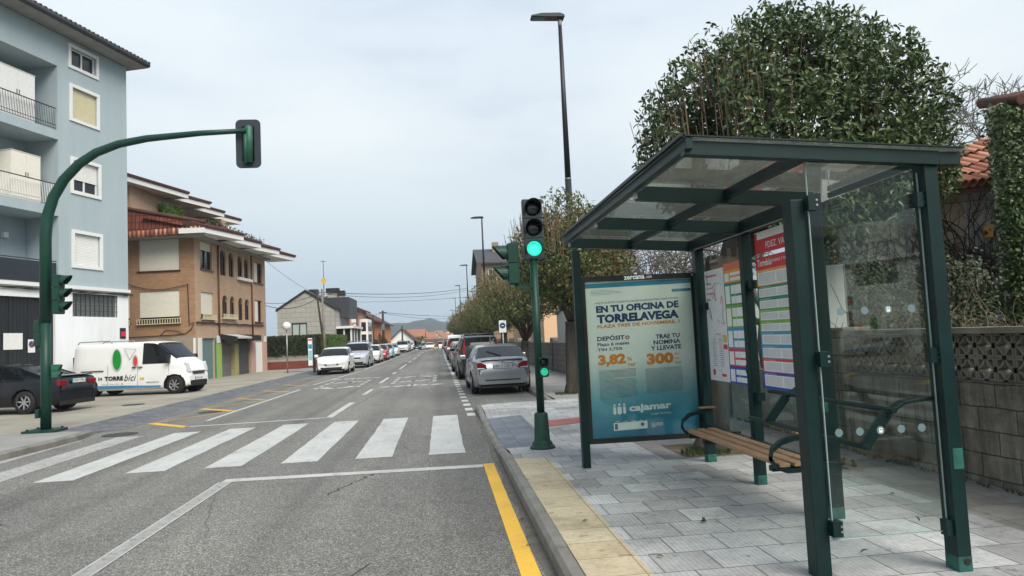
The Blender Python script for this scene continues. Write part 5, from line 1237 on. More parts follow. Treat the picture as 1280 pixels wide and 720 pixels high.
# hanging sprays under the near side
for i in range(90):
    p = Vector((r.uniform(3.7, 5.3), r.uniform(7.0, 8.2), r.uniform(2.65, 3.1)))
    for _ in range(6): leaf(b, p+rvec(r)*.08, (rvec(r)+Vector((0,0,-.9))).normalized(), rvec(r), r.uniform(.09, .13), .05)
b.build('foliage', BT, uv=False)
b = MB().use('twig_pale')
for i in range(420):
    x = r.uniform(2.7, 5.3); y = r.uniform(7.4, 9.8); u = (x-4.6)/1.95; v = (y-8.6)/1.36; q = 1-u*u-v*v
    if q < .04 or (x > 4.0 and r.random() < .75): continue
    zt = 3.72+1.9*math.sqrt(q)*(.93 if x < 4 else 1); 
    s_ = Vector((x, y, zt-r.uniform(.6, .9))); lean = Vector((u*.15, v*.15, 1)); b.tube([s_, s_+lean*r.uniform(.4, .85)*(1.0 if x < 4.3 else .8)+Vector((r.uniform(-.06, .06), 0, 0))], [.006, .0035], 4)
b.use('bark')
for i in range(150):
    x = r.uniform(3.1, 6.0); y = r.uniform(7.8, 9.4); s_ = Vector((x, y, r.uniform(3.0, 4.2))); u = (x-4.6)/2; b.tube([s_, s_+Vector((u*.3, r.uniform(-.15, .15), r.uniform(.5, 1.0)))], [.008, .004], 4)
b.build('twigs', BT, uv=False)
# ---- street trees along the right pavement
def street_tree(i, x, y, label, tr=.17, cr=1.5, zc=3.35, rz=1.35, seed=1, dry=.2, n=1500, proto=None):
    t = thing('street_tree', label, 'tree', (x, y, .12+dip(y)), 0, 'clipped street trees along the right pavement')
    r = random.Random(seed)
    b = MB().use('bark'); fork = seed % 3 == 1
    P = [Vector((0, 0, 0)), Vector((.02, 0, .25)), Vector((.04*(-1)**seed, .03, 1.1)), Vector((.08*(-1)**seed, 0, 1.8 if not fork else 1.3))]
    rough_trunk(b, r, P, [tr*1.3, tr*.95, tr*.85, tr*.95], 14); b.build('trunk', t, world=False, uv=False)
    b = MB().use('bark')
    for k in range(9):
        a = 6.283*k/9+r.uniform(-.3, .3); rad = r.uniform(.4, cr*.75); q = Vector((math.cos(a)*rad, math.sin(a)*rad, zc+r.uniform(-.6, .5)))
        Q = limb(b, r, P[-1], q, .08, .025)
        for _ in range(4):
            s_ = Q[r.randint(3, 6)]; limb(b, r, s_, s_+Vector((r.uniform(-.5, .5), r.uniform(-.5, .5), r.uniform(.3, .8))), .018, .006, n=3)
    b.build('branches', t, world=False, uv=False)
    b = MB(); lm = lump(seed+40); k = 0; c = Vector((.15, 0, zc))
    while k < n:
        v = rvec(r); f = lm(v); tt = .4+.6*r.random()**.55
        p = c+Vector((v.x*cr, v.y*cr, v.z*(rz if v.z > 0 else rz*.82)))*tt*f
        b.use('leaf_dry' if r.random() < dry*(1.9 if v.x > .2 and v.z < .5 else .8) else 'leaf_street')
        for _ in range(6): leaf(b, p+rvec(r)*.1, (v*.4+rvec(r)).normalized(), rvec(r), r.uniform(.07, .13), r.uniform(.04, .06), .1)
        k += 1
    b.build('foliage', t, world=False, uv=False)
    b = MB().use('twig_pale')
    for _ in range(330):
        a = r.uniform(0, 6.28); q = math.sqrt(r.random())*.97; z = zc+rz*math.sqrt(1-q*q*.92)*.85
        s_ = Vector((math.cos(a)*q*cr, math.sin(a)*q*cr, z-.5)); b.tube([s_, s_+Vector((math.cos(a)*q*.15, math.sin(a)*q*.15, r.uniform(.5, .95)))], [.009, .005], 4)
    b.build('twigs', t, world=False, uv=False)
    return t
street_tree(0, 3.2, 17.6, 'street tree with a dark trunk directly behind the green traffic light', tr=.15, cr=1.5, zc=3.3, rz=1.4, seed=2, dry=.22, n=2200)
T3 = street_tree(1, 3.28, 28.0, 'street tree with a forked trunk behind the parked silver car', cr=1.75, zc=3.0, rz=1.25, seed=4, n=1500)
T4 = street_tree(2, 3.2, 36.5, 'street tree next past the forked one, behind the small road sign', cr=1.7, zc=2.95, rz=1.35, seed=6, n=1100)
TP = [T3, T4]
onum = ['fifth', 'sixth', 'seventh', 'eighth', 'ninth', 'tenth', 'eleventh', 'twelfth', 'thirteenth']
for k, y in enumerate((45, 53.5, 62, 71, 80, 90, 100, 110, 121)):
    c = copy_tree(TP[k % 2]); c.location = (3.15+rnd.uniform(-.15, .15), y, .12+dip(y)); c.rotation_euler = (0, 0, rnd.uniform(0, 6.28)); s_ = rnd.uniform(.92, 1.12); c.scale = (s_, s_, s_*1.0)
    c['label'] = '%s street tree of the right hand row counted from the shelter' % onum[k]
# ---- bare winter trees
def bare_tree(x, y, z, h, label, seed, spread=1., m='bark_grey', depth=6, r0=.16):
    t = thing('bare_tree', label, 'tree', (x, y, z)); r = random.Random(seed); segs = [0]
    b = MB().use(m); tw = MB().use(m)
    def grow(p, d, L, rad, lev):
        q = p+d*L; mid = p.lerp(q, .5)+rvec(r)*L*.07
        (b if lev < 3 else tw).tube([p, mid, q], [rad, rad*.86, rad*.72], 7 if lev < 2 else 4, caps=False)
        if lev >= depth: return
        for k in range(3):
            nd = (d*.75+rvec(r)*.75*spread+Vector((0,0,.12))).normalized(); grow(q if k else mid.lerp(q, .6), nd, L*r.uniform(.62, .82), max(.011, rad*r.uniform(.55, .7)), lev+1)
    grow(Vector((0,0,0)), Vector((0,0,1)), h*.3, r0, 0)
    b.build('trunk', t, world=False, uv=False); tw.build('branches', t, world=False, uv=False)
bare_tree(16.3, 19.8, 0, 9.2, 'tall bare winter tree rising behind the orange tiled roof', 3, depth=7)
bare_tree(20.6, 23.5, 0, 10.5, 'bare winter tree farther right, half hidden by the gate tower', 8, depth=7)
bare_tree(6.7, 24, 0, 6.2, 'bare twisted tree seen above the advertising panel', 12, 1.2, depth=7)
bare_tree(8.8, 26, 0, 7.0, 'bare grey tree seen through the shelter back glass', 15, 1.1, depth=7)
bare_tree(9.3, 19.5, 0, 6.6, 'bare tree between the old house and the white board', 17, 1.1, depth=6)
bare_tree(-17.2, 66, 0, 6.6, 'bare tree between the brick block and the stone clad house', 19, 1.2, depth=7, r0=.2)
# ---- ivy, hedges, plants
def ivy(name, label, cat, fn, n, L, mat_, loc, thick=.25, clump=4, kind=None, stems=None):
    r = random.Random(len(label)); b = MB()
    b.use(mat_)
    for _ in range(n):
        p, nr = fn(r)
        if p is None: continue
        for _ in range(clump): leaf(b, p+nr*r.uniform(-.02, thick)+rvec(r)*.08, (nr*.5+rvec(r)*.8+Vector((0,0,-.55))).normalized(), nr+rvec(r)*.4, L*r.uniform(.6, 1.2), L*r.uniform(.5, .8), .1)
    t = thing(name, label, cat, loc); b.build('foliage', t, uv=False)
    return t
def fn_left(r):
    x = r.uniform(7.0, 8.5); z = r.uniform(.2, 3.95)
    lim = 8.3-.55*abs(math.sin(z*2.1+1))-.3*math.sin(z*5)
    if x > lim: return None, None
    return Vector((x, 12.6-(x-5.6)*.145, z)), Vector((-.1, -1, 0))
iv = ivy('ivy', 'dark tangled ivy covering the left part of the old house wall', 'ivy', fn_left, 2600, .11, 'leaf_ivy_dark', (7, 12.3, 0), .5, 5)
def fn_bush(r):
    x = r.uniform(4.95, 7.6); y = r.uniform(8.6, 11.3); h = 1.2+.5*math.sin(x*2.3)+.45*math.sin(y*3+x)
    z = r.random()**.6*(2.35+.55*math.sin(x*2.6+1)-.28*max(0, x-6)) 
    if (x+.9)/(y+1.2) < .56+.03*math.sin(z*5): return None, None
    return Vector((x+.9, y+1.2, z)), Vector((0, -.6, .6))
ivy('shrub', 'mixed overgrown shrub mass behind the pierced garden wall', 'shrub', fn_bush, 3600, .07, 'leaf_ivy_dark', (6.9, 11, 0), .2, 6)
def fn_tower(r):
    if r.random() < .8:
        z = r.uniform(.1, 4.85); x = r.uniform(8.95, 9.75+.55*math.sin(z*1.3+2)+(0.75 if z < 1.9 else 0)); return Vector((x, 10.08, z)), Vector((-.2, -1, 0))
    z = r.uniform(.1, 4.9); return Vector((8.98, r.uniform(10.0, 10.3), z)), Vector((-1, -.2, 0))
ivy('ivy', 'bright green ivy climbing the masonry pier at the right edge', 'ivy', fn_tower, 2800, .075, 'leaf_ivy', (9.4, 10.1, 0), .14, 5)
def fn_steps(r):
    t_ = r.random(); x = 7.9+2.2*t_; return Vector((x, 10.9-.3*t_, 1.25+1.05*t_+r.uniform(-.12, .06))), Vector((-.3, -.8, .3))
ivy('ivy', 'thin yellow green ivy strand trailing down beside the house steps', 'ivy', fn_steps, 260, .08, 'leaf_hedge_light', (9, 10.8, 0), .1, 4)
def fn_under(r):
    x = r.uniform(7.3, 10); return Vector((x, 10.0+r.uniform(0, 1.2), r.random()**1.5*1.35)), Vector((0, -.5, .7))
ivy('shrub', 'low dark undergrowth at the foot of the steps', 'shrub', fn_under, 1300, .06, 'leaf_ivy_dark', (8.6, 10.5, 0), .2, 5)
# creeper stems on the plaster
r = random.Random(31); CR = thing('creeper', 'leafless creeper stems spreading over the old plaster wall', 'creeper', (9, 12, 0)); b = MB().use('bark')
def wallp(x, z): return Vector((x, (12.6-(x-5.6)*.145 if x < 9.75 else 12.0-(x-9.75)*.216)-.025, z))
for k in range(95):
    x = r.choice([9.75, 10.2, 10.0, 9.6, 8.9, 8.3, 7.9, 7.6, 9.2])+r.uniform(-.15, .15); z = r.uniform(.6, 2.2); a = r.uniform(.2, 2.9); P = [wallp(x, z)]
    for s_ in range(16):
        a += r.uniform(-.32, .32); x += math.cos(a)*.17; z += math.sin(a)*.15
        if z > 4.1 or z < .3 or x < 7 or x > 11.4: break
        P.append(wallp(x, z)+Vector((0, r.uniform(-.02, 0), 0)))
        if r.random() < .5:
            a2 = a+r.choice([-1, 1])*r.uniform(.5, 1.1); xx, zz_ = x, z; Q = [P[-1]]
            for _ in range(r.randint(3, 8)):
                a2 += r.uniform(-.3, .3); xx += math.cos(a2)*.12; zz_ += math.sin(a2)*.11
                if zz_ > 4.1 or zz_ < .3: break
                Q.append(wallp(xx, zz_))
            if len(Q) > 2: b.tube(Q, [.006-.003*i/len(Q) for i in range(len(Q))], 4)
    if len(P) > 2: b.tube(P, [.013-.008*i/len(P) for i in range(len(P))], 5)
b.build('stems', CR, uv=False)
BR = thing('bramble', 'pale dry bramble tangle rising just behind the pierced wall', 'bramble', (7.3, 9.7, 0)); b = MB().use('twig')
for k in range(330):
    x = r.uniform(5.4, 9.6); y = r.uniform(8.6, 10.2); p = Vector((x, y, r.uniform(.3, 1.2))); d = Vector((r.uniform(-.6, .6), r.uniform(-.4, .4), r.uniform(.3, 1))).normalized(); P = [p]
    for s_ in range(7): d = (d+rvec(r)*.35+Vector((0,0,-.12))).normalized(); p = p+d*.17; P.append(p)
    b.tube(P, [.007, .0065, .006, .0055, .005, .0045, .004, .003], 4)
b.build('stems', BR, uv=False)
# moss and weeds
def tuft(name, label, c, rx, ry, n, L, m='leaf_ivy', kind='stuff'):
    r = random.Random(int(c[0]*100)); b = MB().use(m)
    for _ in range(n):
        a = r.uniform(0, 6.28); q = math.sqrt(r.random()); p = Vector((c[0]+math.cos(a)*q*rx, c[1]+math.sin(a)*q*ry, c[2])); d = Vector((r.uniform(-.5, .5), r.uniform(-.5, .5), 1)).normalized(); leaf(b, p, d, rvec(r), L*r.uniform(.4, 1), L*.16)
    o = b.build(name, uv=False); return tag(o, label, 'grass', kind=kind)
tuft('grass', 'short green grass growing round the evergreen trunk base', (3.05, 8.15, .135), .3, .22, 260, .09, 'leaf_hedge')
tuft('grass', 'grass tuft at the foot of the street tree behind the traffic light', (3.15, 17.4, .12), .4, .25, 240, .1, 'leaf_hedge')
b = MB().use('leaf_ivy_dark'); r = random.Random(8)
for i in range(900):
    y = r.uniform(2, 11); x = wx(y)-.02 if y < 7.8 else 4.7; leaf(b, Vector((x-r.random()*.09, y, .135)), rvec(r), rvec(r), .035, .02)
tag(b.build('moss', uv=False), 'thin line of moss and weeds along the wall base', 'moss', kind='stuff')
# hedge
HD = thing('hedge', 'tall clipped green hedge on a low stone wall in front of the stone clad house', 'hedge', (-10, 52, .1))
def hedge_box(name, x0, x1, y0, y1, z0, z1, m, n, faces):
    b = MB().use(m); b.box(x0+.08, x1-.08, y0+.08, y1-.08, z0, z1-.06); r = random.Random(n)
    for _ in range(n):
        f = r.choice(faces)
        if f == 's': p = Vector((r.uniform(x0, x1), y0, r.uniform(z0, z1))); nr = Vector((0,-1,0))
        elif f == 'e': p = Vector((x1, r.uniform(y0, y1), r.uniform(z0, z1))); nr = Vector((1,0,0))
        else: p = Vector((r.uniform(x0, x1), r.uniform(y0, y1), z1)); nr = Vector((0,0,1))
        for _ in range(3): leaf(b, p+rvec(r)*.06, (nr*.5+rvec(r)).normalized(), rvec(r), .11, .06)
    return b.build(name, HD, uv=False)
tag(hedge_box('foliage', -15.5, -8.2, 50, 51.2, .98, 2.3, 'leaf_ivy_dark', 2600, 'sst'), 'dark leaved front run of the hedge')  # front run uses a darker leaf colour than the street runs
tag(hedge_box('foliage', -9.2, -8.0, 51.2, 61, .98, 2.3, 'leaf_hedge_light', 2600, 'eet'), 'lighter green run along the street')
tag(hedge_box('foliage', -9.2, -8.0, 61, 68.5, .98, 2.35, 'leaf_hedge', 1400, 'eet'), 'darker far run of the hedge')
HW_ = thing('garden_wall', 'low stone and red brick wall under the clipped hedge', 'wall', (-10, 50, .1)); b = MB().use('stone_cladding'); b.box(-15.5, -7.95, 50.05, 50.25, .62, 1.0); b.box(-8.15, -7.95, 50.25, 69, .1, 1.0); b.build('wall_body', HW_)
mat('red_wall', (.2, .045, .03), .8, var=.3); b = MB().use('red_wall'); b.box(-15.5, -7.9, 49.95, 50.249, .1, .62); b.build('base_course', HW_)
FN = thing('fern', 'bright green potted fern hanging at the attic window of the brick block', 'plant', (-12.6-.2, 38.0, 0)); b = MB().use('leaf_fern'); r = random.Random(2)
ap = Matrix.Translation((-12.56, 37.85, 0)) @ Matrix.Rotation(R(85), 4, 'Z')
for i in range(420):
    q = ap @ Vector(FA.p(r.uniform(.5, 2.5), 9.5+r.uniform(-.3, .2), r.uniform(.1, .5))); d = (rvec(r)+Vector((0,0,.6))).normalized(); leaf(b, q, d, rvec(r), r.uniform(.3, .5), .07)
b.build('fronds', FN, uv=False)
tuft2 = MB().use('leaf_ivy_dark')
for i in range(500):
    a = r.uniform(-.6, 8.0); q = ap @ Vector((a, -.9+r.uniform(-.1, .4), 8.15+r.uniform(0, .3))); leaf(tuft2, q, (rvec(r)+Vector((0,0,.5))).normalized(), rvec(r), .14, .06)
tag(tuft2.build('terrace_plants', uv=False), 'row of small plants along the upper terrace of the brick block', 'plants', kind='stuff')
for k, (x, y, w, h) in enumerate(((-8.6, 100, 1.0, 2.6), (-8.3, 104, 1.1, 2.3), (-5.0, 160, 1.2, 3.0), (-4.2, 163, 1.0, 3.4), (-8.3, 92, .9, 1.9))):
    t = thing('conifer' if k in (2, 3) else 'shrub', ['dark rounded shrub before the orange building', 'second dark shrub of the orange building, a little farther', 'dark column conifer by the yellow house', 'taller column conifer beside the first by the yellow house', 'small shrub at the near end of the orange building'][k], 'shrub' if k not in (2, 3) else 'tree', (x, y, dip(y)))
    b = MB().use('leaf_hedge'); r = random.Random(k)
    crown_leaves(b, r, (0, 0, h*.52), (w*.55, w*.55, h*.5), 260, .2, lump(k), clump=4); b.build('crown', t, world=False, uv=False)
    b = MB().use('bark'); b.tube([(0,0,0), (0,0,h*.4)], .06, 6); b.build('trunk', t, world=False, uv=False)
# ------------------------------------------------------------------ fallen leaves
r = random.Random(44)
LT = MB().use('leaf_dry')
for i in range(55): leaf(LT, Vector((r.gauss(3.98, .07), r.gauss(6.9, .07), .15+r.random()*.07)), rvec(r), rvec(r), .06, .035)
tag(LT.build('dry_leaf_clump', uv=False), 'small clump of dry dark leaves on the slabs inside the shelter', 'dead leaves')
for k, (x, y) in enumerate(((1.92, 5.3), (1.35, 4.62), (3.4, 4.9), (3.75, 5.7), (2.6, 4.35), (1.1, 5.6), (.74-.12, 6.3), (.6, 5.5), (3.0, 9.6), (1.9, 9.9))):
    b = MB().use('leaf_dry' if k else 'leaf_hedge'); z = .137 if x > .8 else .006
    for q in range(3 if k == 0 else 1): leaf(b, Vector((x+.02*q, y, z+.004)), Vector((r.uniform(-1, 1), r.uniform(-1, 1), .12)).normalized(), Vector((0,0,1)), .055, .03, .3)
    tag(b.build('fallen_leaf', uv=False), ['mossy green scrap on the slabs left of the bench', 'tiny dark leaf on the slabs near the front of the pavement', 'dry leaf behind the shelter side glass', 'dry leaf near the garden wall foot', 'dry leaf by the middle shelter post', 'dry leaf on the yellow tactile strip', 'dry leaf lying in the gutter by the kerb', 'second dry leaf in the gutter, nearer us', 'dry leaf beyond the advertising panel', 'dry leaf near the traffic light base'][k], 'leaf')
# ------------------------------------------------------------------ vehicles
def interp(pts, y):
    if y <= pts[0][0]: return pts[0][1]
    for (a, b_), (c, d) in zip(pts, pts[1:]):
        if y <= c: return b_+(d-b_)*(y-a)/(c-a) if c > a else d
    return pts[-1][1]
def carpaint(name, col, rough=.25, metal=.0, coat=.6):
    m, nt, b = nodes_of(name); v = coord(nt)
    c = mixc(nt, ramp(nt, noise(nt, v, 2.2, 8, .7), [(.4, 0.), (.8, .35)]), col, tuple(x*.8+.02 for x in col))
    nt.links.new(c, b.inputs['Base Color']); b.inputs['Roughness'].default_value = rough; b.inputs['Metallic'].default_value = metal; b.inputs['Coat Weight'].default_value = coat; b.inputs['Coat Roughness'].default_value = .06
carpaint('car_white', (.78, .79, .78), coat=.35); carpaint('car_silver', (.32, .34, .36), .3, .6); carpaint('car_black', (.003, .004, .008), .22, coat=.0); carpaint('car_dark', (.006, .009, .01), .2, coat=.1); carpaint('car_red', (.45, .02, .025)); carpaint('car_blue', (.3, .55, .62)); carpaint('car_lightgrey', (.5, .54, .58), .3, .3); carpaint('car_grey', (.12, .13, .14)); carpaint('van_blue', (.05, .2, .36), .5)
mat('car_glass', (.006, .008, .010), .06, var=.1, spec=.28); plain('tyre', (.012, .012, .012), .85); plain('rim', (.45, .46, .47), .35, .7); plain('tail_red', (.22, .008, .012), .15); plain('head_clear', (.55, .58, .6), .1); plain('plate', (.68, .69, .66), .4); plain('under_black', (.01, .01, .01), .8); plain('indicator', (.6, .2, .02), .2); plain('van_green', (.01, .27, .03), .4); plain('chrome', (.6, .6, .6), .15, .9)
SIL = {
 'hatch': dict(L=4.2, W=1.76, H=1.47, top=[(-2.1,.62),(-2.09,.9),(-1.93,1.12),(-1.68,1.36),(-1.3,1.44),(-.3,1.47),(.3,1.41),(.62,1.26),(1.12,.98),(1.6,.9),(1.98,.76),(2.1,.62)], belt=.93, ws=(.34,1.1), rw=(-1.9,-1.62), sw=[(-1.5,-.72),(-.64,.2),(.26,.78)], wb=(-1.28,1.3), r=.315, gw=.77),
 'coupe': dict(L=4.3, W=1.75, H=1.41, top=[(-2.15,.6),(-2.14,.93),(-1.98,1.0),(-1.75,1.09),(-1.1,1.35),(-.5,1.41),(.1,1.39),(.4,1.28),(1.05,.96),(1.7,.86),(2.02,.72),(2.15,.58)], belt=.92, ws=(.16,1.0), rw=(-1.86,-1.1), sw=[(-1.3,-.5),(-.42,.55)], wb=(-1.36,1.36), r=.315, gw=.74),
 'saloon': dict(L=4.65, W=1.78, H=1.38, top=[(-2.32,.6),(-2.3,.98),(-2.05,1.03),(-1.75,1.05),(-1.0,1.31),(-.45,1.38),(.2,1.36),(.5,1.25),(1.15,.95),(1.9,.83),(2.2,.7),(2.32,.56)], belt=.90, ws=(.24,1.1), rw=(-1.72,-1.02), sw=[(-1.35,-.6),(-.5,.6)], wb=(-1.36,1.4), r=.32, gw=.73),
 'suv': dict(L=4.45, W=1.8, H=1.72, top=[(-2.22,.7),(-2.2,1.08),(-2.1,1.4),(-1.95,1.64),(-1.7,1.70),(.0,1.72),(.4,1.64),(.7,1.46),(1.2,1.1),(1.9,1.0),(2.15,.85),(2.22,.68)], belt=1.07, ws=(.42,1.15), rw=(-2.11,-1.93), sw=[(-1.85,-1.25),(-1.17,-.35),(-.27,.6)], wb=(-1.32,1.35), r=.345, gw=.8),
 'van': dict(L=4.6, W=1.72, H=1.98, top=[(-2.3,.8),(-2.29,1.72),(-2.22,1.9),(-2.1,1.96),(.75,1.98),(1.05,1.95),(1.25,1.86),(1.86,1.3),(2.1,1.12),(2.24,.9),(2.3,.62)], belt=1.14, ws=(1.14,1.86), rw=None, sw=[(.6,1.66)], wb=(-1.56,1.79), r=.335, gw=.86),
}
def car(style, paint_, label, loc, rz, cat='car', name='parked_car', group=None, plate=None, detail=1, seed=0):
    S_ = SIL[style]; L, W, H = S_['L'], S_['W'], S_['H']; r = S_['r']; belt = S_['belt']; zb = .2; van = style == 'van'
    t = thing(name, label, cat, loc, rz, group)
    ny = 84 if detail else 44
    ys = [-L/2+L*(.5-.5*math.cos(math.pi*i/ny))*.35+L*i/ny*.65 for i in range(ny+1)]
    def hw(y):
        u = abs(y)/(L/2); return W/2*(1-(.16 if (van and y < 0) else .26 if van else .2)*u**(9 if (van and y < 0) else 5))
    rows = 9; gr = 5
    b = MB().use(paint_, True); idx = {}
    def ring(y):
        zt = interp(S_['top'], y); bl = min(belt+(-.02*y/L), zt-.03); w = hw(y); g = max(0, min(1, (zt-bl-.05)/.35))
        zbb = zb+.10*max(0, (abs(y)/(L/2)-.86)/.14)
        P = [(0, zbb), (w*.86, zbb)]
        for j in range(rows):
            q = j/(rows-1); z = zbb+.04+(bl-zbb-.04)*q
            x = w*(.965+.035*math.sin(math.pi*min(1, q*1.05))) if not van else w*(.98+.02*math.sin(math.pi*min(1, q*1.2)))
            P.append((x, z))
        xt = w*(S_['gw'] if g > 0 else .9); xt = w*(.93-(.93-S_['gw'])*g)
        zs = zt-.035-.03*g
        for j in range(1, gr+1):
            q = j/gr; P.append((w*.97+(xt-w*.97)*q**1.15, bl+(zs-bl)*q))
        P += [(xt*.93, zt-.018), (xt*.6, zt), (0, zt+.008)]
        return P
    RG = [ring(y) for y in ys]; K = len(RG[0])
    V_ = {}
    for i, y in enumerate(ys):
        for j, (x, z) in enumerate(RG[i]):
            for sd in (1, -1):
                yy_, zz_ = y, z; hit = False
                if 1 <= j < 2+rows:
                    for wy in S_['wb']:
                        dy = y-wy; dz = z-r; dd_ = math.hypot(dy, dz); ra = r*1.17
                        if dd_ < ra:
                            hit = True
                            if dd_ > ra*.80 and dd_ > 1e-4: yy_ = wy+dy/dd_*ra; zz_ = r+dz/dd_*ra
                V_[(i, j, sd)] = (len(b.v), hit, math.hypot(y-min(S_['wb'], key=lambda q: abs(q-y)), z-r) < r*1.17*.80 and 1 <= j < 2+rows)
                b.v.append((x*sd, yy_, zz_))
    GG = {}
    for i in range(ny):
        ym = (ys[i]+ys[i+1])/2
        for j in range(K-1):
            for sd in (1, -1):
                q = [V_[(i, j, sd)], V_[(i+1, j, sd)], V_[(i+1, j+1, sd)], V_[(i, j+1, sd)]]
                if j >= 1 and j < 2+rows and all(a[1] for a in q): continue
                if any(a[2] for a in q): continue
                f = [a[0] for a in q]
                if sd == 1: f = f[::-1]
                if j <= 0: b.use('under_black')
                else: b.use(paint_)
                b.face(f)
                gl = False
                if 2+rows-1 <= j < 2+rows-1+gr and any(a < ym < c for a, c in S_['sw']):
                    zt = interp(S_['top'], ym)
                    if zt-belt > .12: gl = ('side_window', sd, [q_ for q_, (a, c) in enumerate(S_['sw']) if a < ym < c][0])
                if j >= 2+rows+gr-1-(1 if not van else 0) and S_['ws'][0] < ym < S_['ws'][1]: gl = ('windscreen',)
                if j >= 2+rows+gr-1-1 and S_['rw'] and S_['rw'][0] < ym < S_['rw'][1]: gl = ('rear_window',)
                if van and style == 'van' and 2+rows-1 <= j and S_['ws'][0]+.25 < ym < S_['ws'][1] and j > 2+rows+gr-2: gl = ('windscreen',)
                if gl:
                    P = [Vector(b.v[k]) for k in f]; nn = (P[2]-P[0]).cross(P[3]-P[1])
                    if nn.length > 1e-9:
                        nn.normalize(); cen = sum(P, Vector())/4
                        if nn.dot(cen-Vector((0, cen.y, .6))) < 0: nn = -nn
                        if j >= 2+rows+gr-1 or True: GG.setdefault(gl, MB().use('car_glass', True)).add([p+nn*.006 for p in P], [(0,1,2,3)])
    b.use(paint_, False)
    for i in (0, ny):
        for j in range(1, K-1):
            q = [V_[(i, j, 1)][0], V_[(i, j+1, 1)][0], V_[(i, j+1, -1)][0], V_[(i, j, -1)][0]]; b.face(q if i else q[::-1])
    body = b.build('body', t, world=False, uv=False)
    for kk, g_ in GG.items(): g_.build(kk[0], t, world=False, uv=False)
    for wy in S_['wb']:     # wheels and dark arches
        for sd in (1, -1):
            xw = hw(wy)-.11*1
            wm = MB().use('tyre', True); wm.lathe([(r*.62, -.095), (r*.9, -.105), (r, -.07), (r, .07), (r*.9, .105), (r*.62, .095)], (xw*sd, wy, r), 28, 'x', caps=False); w_ = wm.build('wheel', t, world=False, uv=False)
            wm = MB().use('rim'); xx = (xw+.085)*sd
            wm.lathe([(r*.66, -.03), (r*.66, .0), (r*.6, .0), (r*.58, -.04)], (xx, wy, r), 24, 'x', caps=False); ns = 7
            for k in range(ns):
                a = 2*math.pi*k/ns+.2; c_, s_ = math.cos(a), math.sin(a); wm.bar((xx, wy+c_*r*.08, r+s_*r*.08), (xx, wy+c_*r*.62, r+s_*r*.62), .035*r/.3, .025, (1,0,0))
            wm.disc((xx, wy, r), r*.14, (0,1,0), (0,0,1), (.01*sd, 0, 0), 10); wm.use('under_black'); wm.disc((xx-.045*sd, wy, r), r*.6, (0,1,0), (0,0,1), (.01*sd, 0, 0), 20); wm.build('rim', w_, world=False, uv=False)
            am = MB().use('under_black'); N_ = 14
            for k in range(N_):
                a, c_ = math.pi*(k/N_*1.2-.1), math.pi*((k+1)/N_*1.2-.1); ra = r*1.16
                am.quad(((xw+.09)*sd, wy+ra*math.cos(a), r+ra*math.sin(a)), ((xw+.09)*sd, wy+ra*math.cos(c_), r+ra*math.sin(c_)), ((xw-.25)*sd, wy+ra*math.cos(c_), r+ra*math.sin(c_)), ((xw-.25)*sd, wy+ra*math.cos(a), r+ra*math.sin(a)))
            am.disc(((xw-.2)*sd, wy, r+.02), r*1.16, (0,1,0), (0,0,1), (.01*sd, 0, 0), 20); am.build('wheel_arch', t, world=False, uv=False)
    yr, yf = -L/2, L/2; wr = hw(yr)
    # rear
    zl = {'hatch': .82, 'coupe': .74, 'saloon': .76, 'suv': 1.0, 'van': 1.0}[style]
    for sd in (1, -1):
        lb = MB().use('tail_red')
        if style == 'suv': lb.prism([(0, 0), (.09, 0), (.11, .25), (.03, .62), (0, .62)], (sd*(wr-.12), yr-.012, .95), (sd*1., 0, 0), (0, .12, 1), (0, .1, 0)) 
        elif style == 'van': lb.box(sd*(wr-.1)-.05, sd*(wr-.1)+.06, yr-.014, yr+.05, .95, 1.5)
        elif style in ('coupe',): lb.prism([(0, 0), (.27, .02), (.25, .13), (.1, .2), (0, .19)], (sd*(wr+.015), yr-.012, zl-.02), (-sd*1., 0, 0), (0, 0, 1), (0, .2, 0)); lb.use('head_clear'); lb.prism([(0, 0), (.22, .02), (.22, .045), (0, .05)], (sd*(wr+.018), yr-.016, zl-.02), (-sd*1., 0, 0), (0, 0, 1), (0, .2, 0))
        else: lb.prism([(0, 0), (.3, .02), (.3, .13), (0, .15)], (sd*(wr+.015), yr-.012, zl-.02), (-sd*1., 0, 0), (0, 0, 1), (0, .2, 0))
        lb.build('tail_light', t, world=False, uv=False, bevel=.01)
    wf = hw(yf)
    for sd in (1, -1):
        lb = MB().use('head_clear'); zh = interp(S_['top'], yf-.1)-.2
        if van: lb.prism([(0, 0), (.2, 0), (.16, .3), (0, .36)], (sd*(wf+.03), yf-.12, .78), (-sd*1, 0, 0), (0, -.25, 1), (0, .12, 0))
        else: lb.prism([(0, 0), (.36, -.03), (.4, .06), (.05, .16), (0, .14)], (sd*(wf+.02), yf-.2, zh), (-sd*1, 0, 0), (0, -.15, 1), (0, .212, 0))
        lb.build('headlight', t, world=False, uv=False, bevel=.012)
        mb = MB().use(paint_ if not van else 'black_plastic'); my = S_['ws'][1]-.22; mb.box(*(sorted((sd*(hw(my)+.0), sd*(hw(my)+.2)))), my-.06, my+.05, belt+.02, belt+.17 if not van else belt+.3); mb.build('wing_mirror', t, world=False, uv=False, bevel=.03)
    g = MB().use('under_black'); zg = interp(S_['top'], yf-.1)-.16
    g.prism([(-.42, 0), (.42, 0), (.36, -.085), (-.36, -.085)], (0, yf-.02, zg), (1,0,0), (0,0,1), (0, .03, 0)); g.prism([(-.6, .0), (.6, 0), (.5, -.14), (-.5, -.14)], (0, yf-.02, .40), (1,0,0), (0,0,1), (0, .03, 0)); g.build('grille', t, world=False, uv=False)
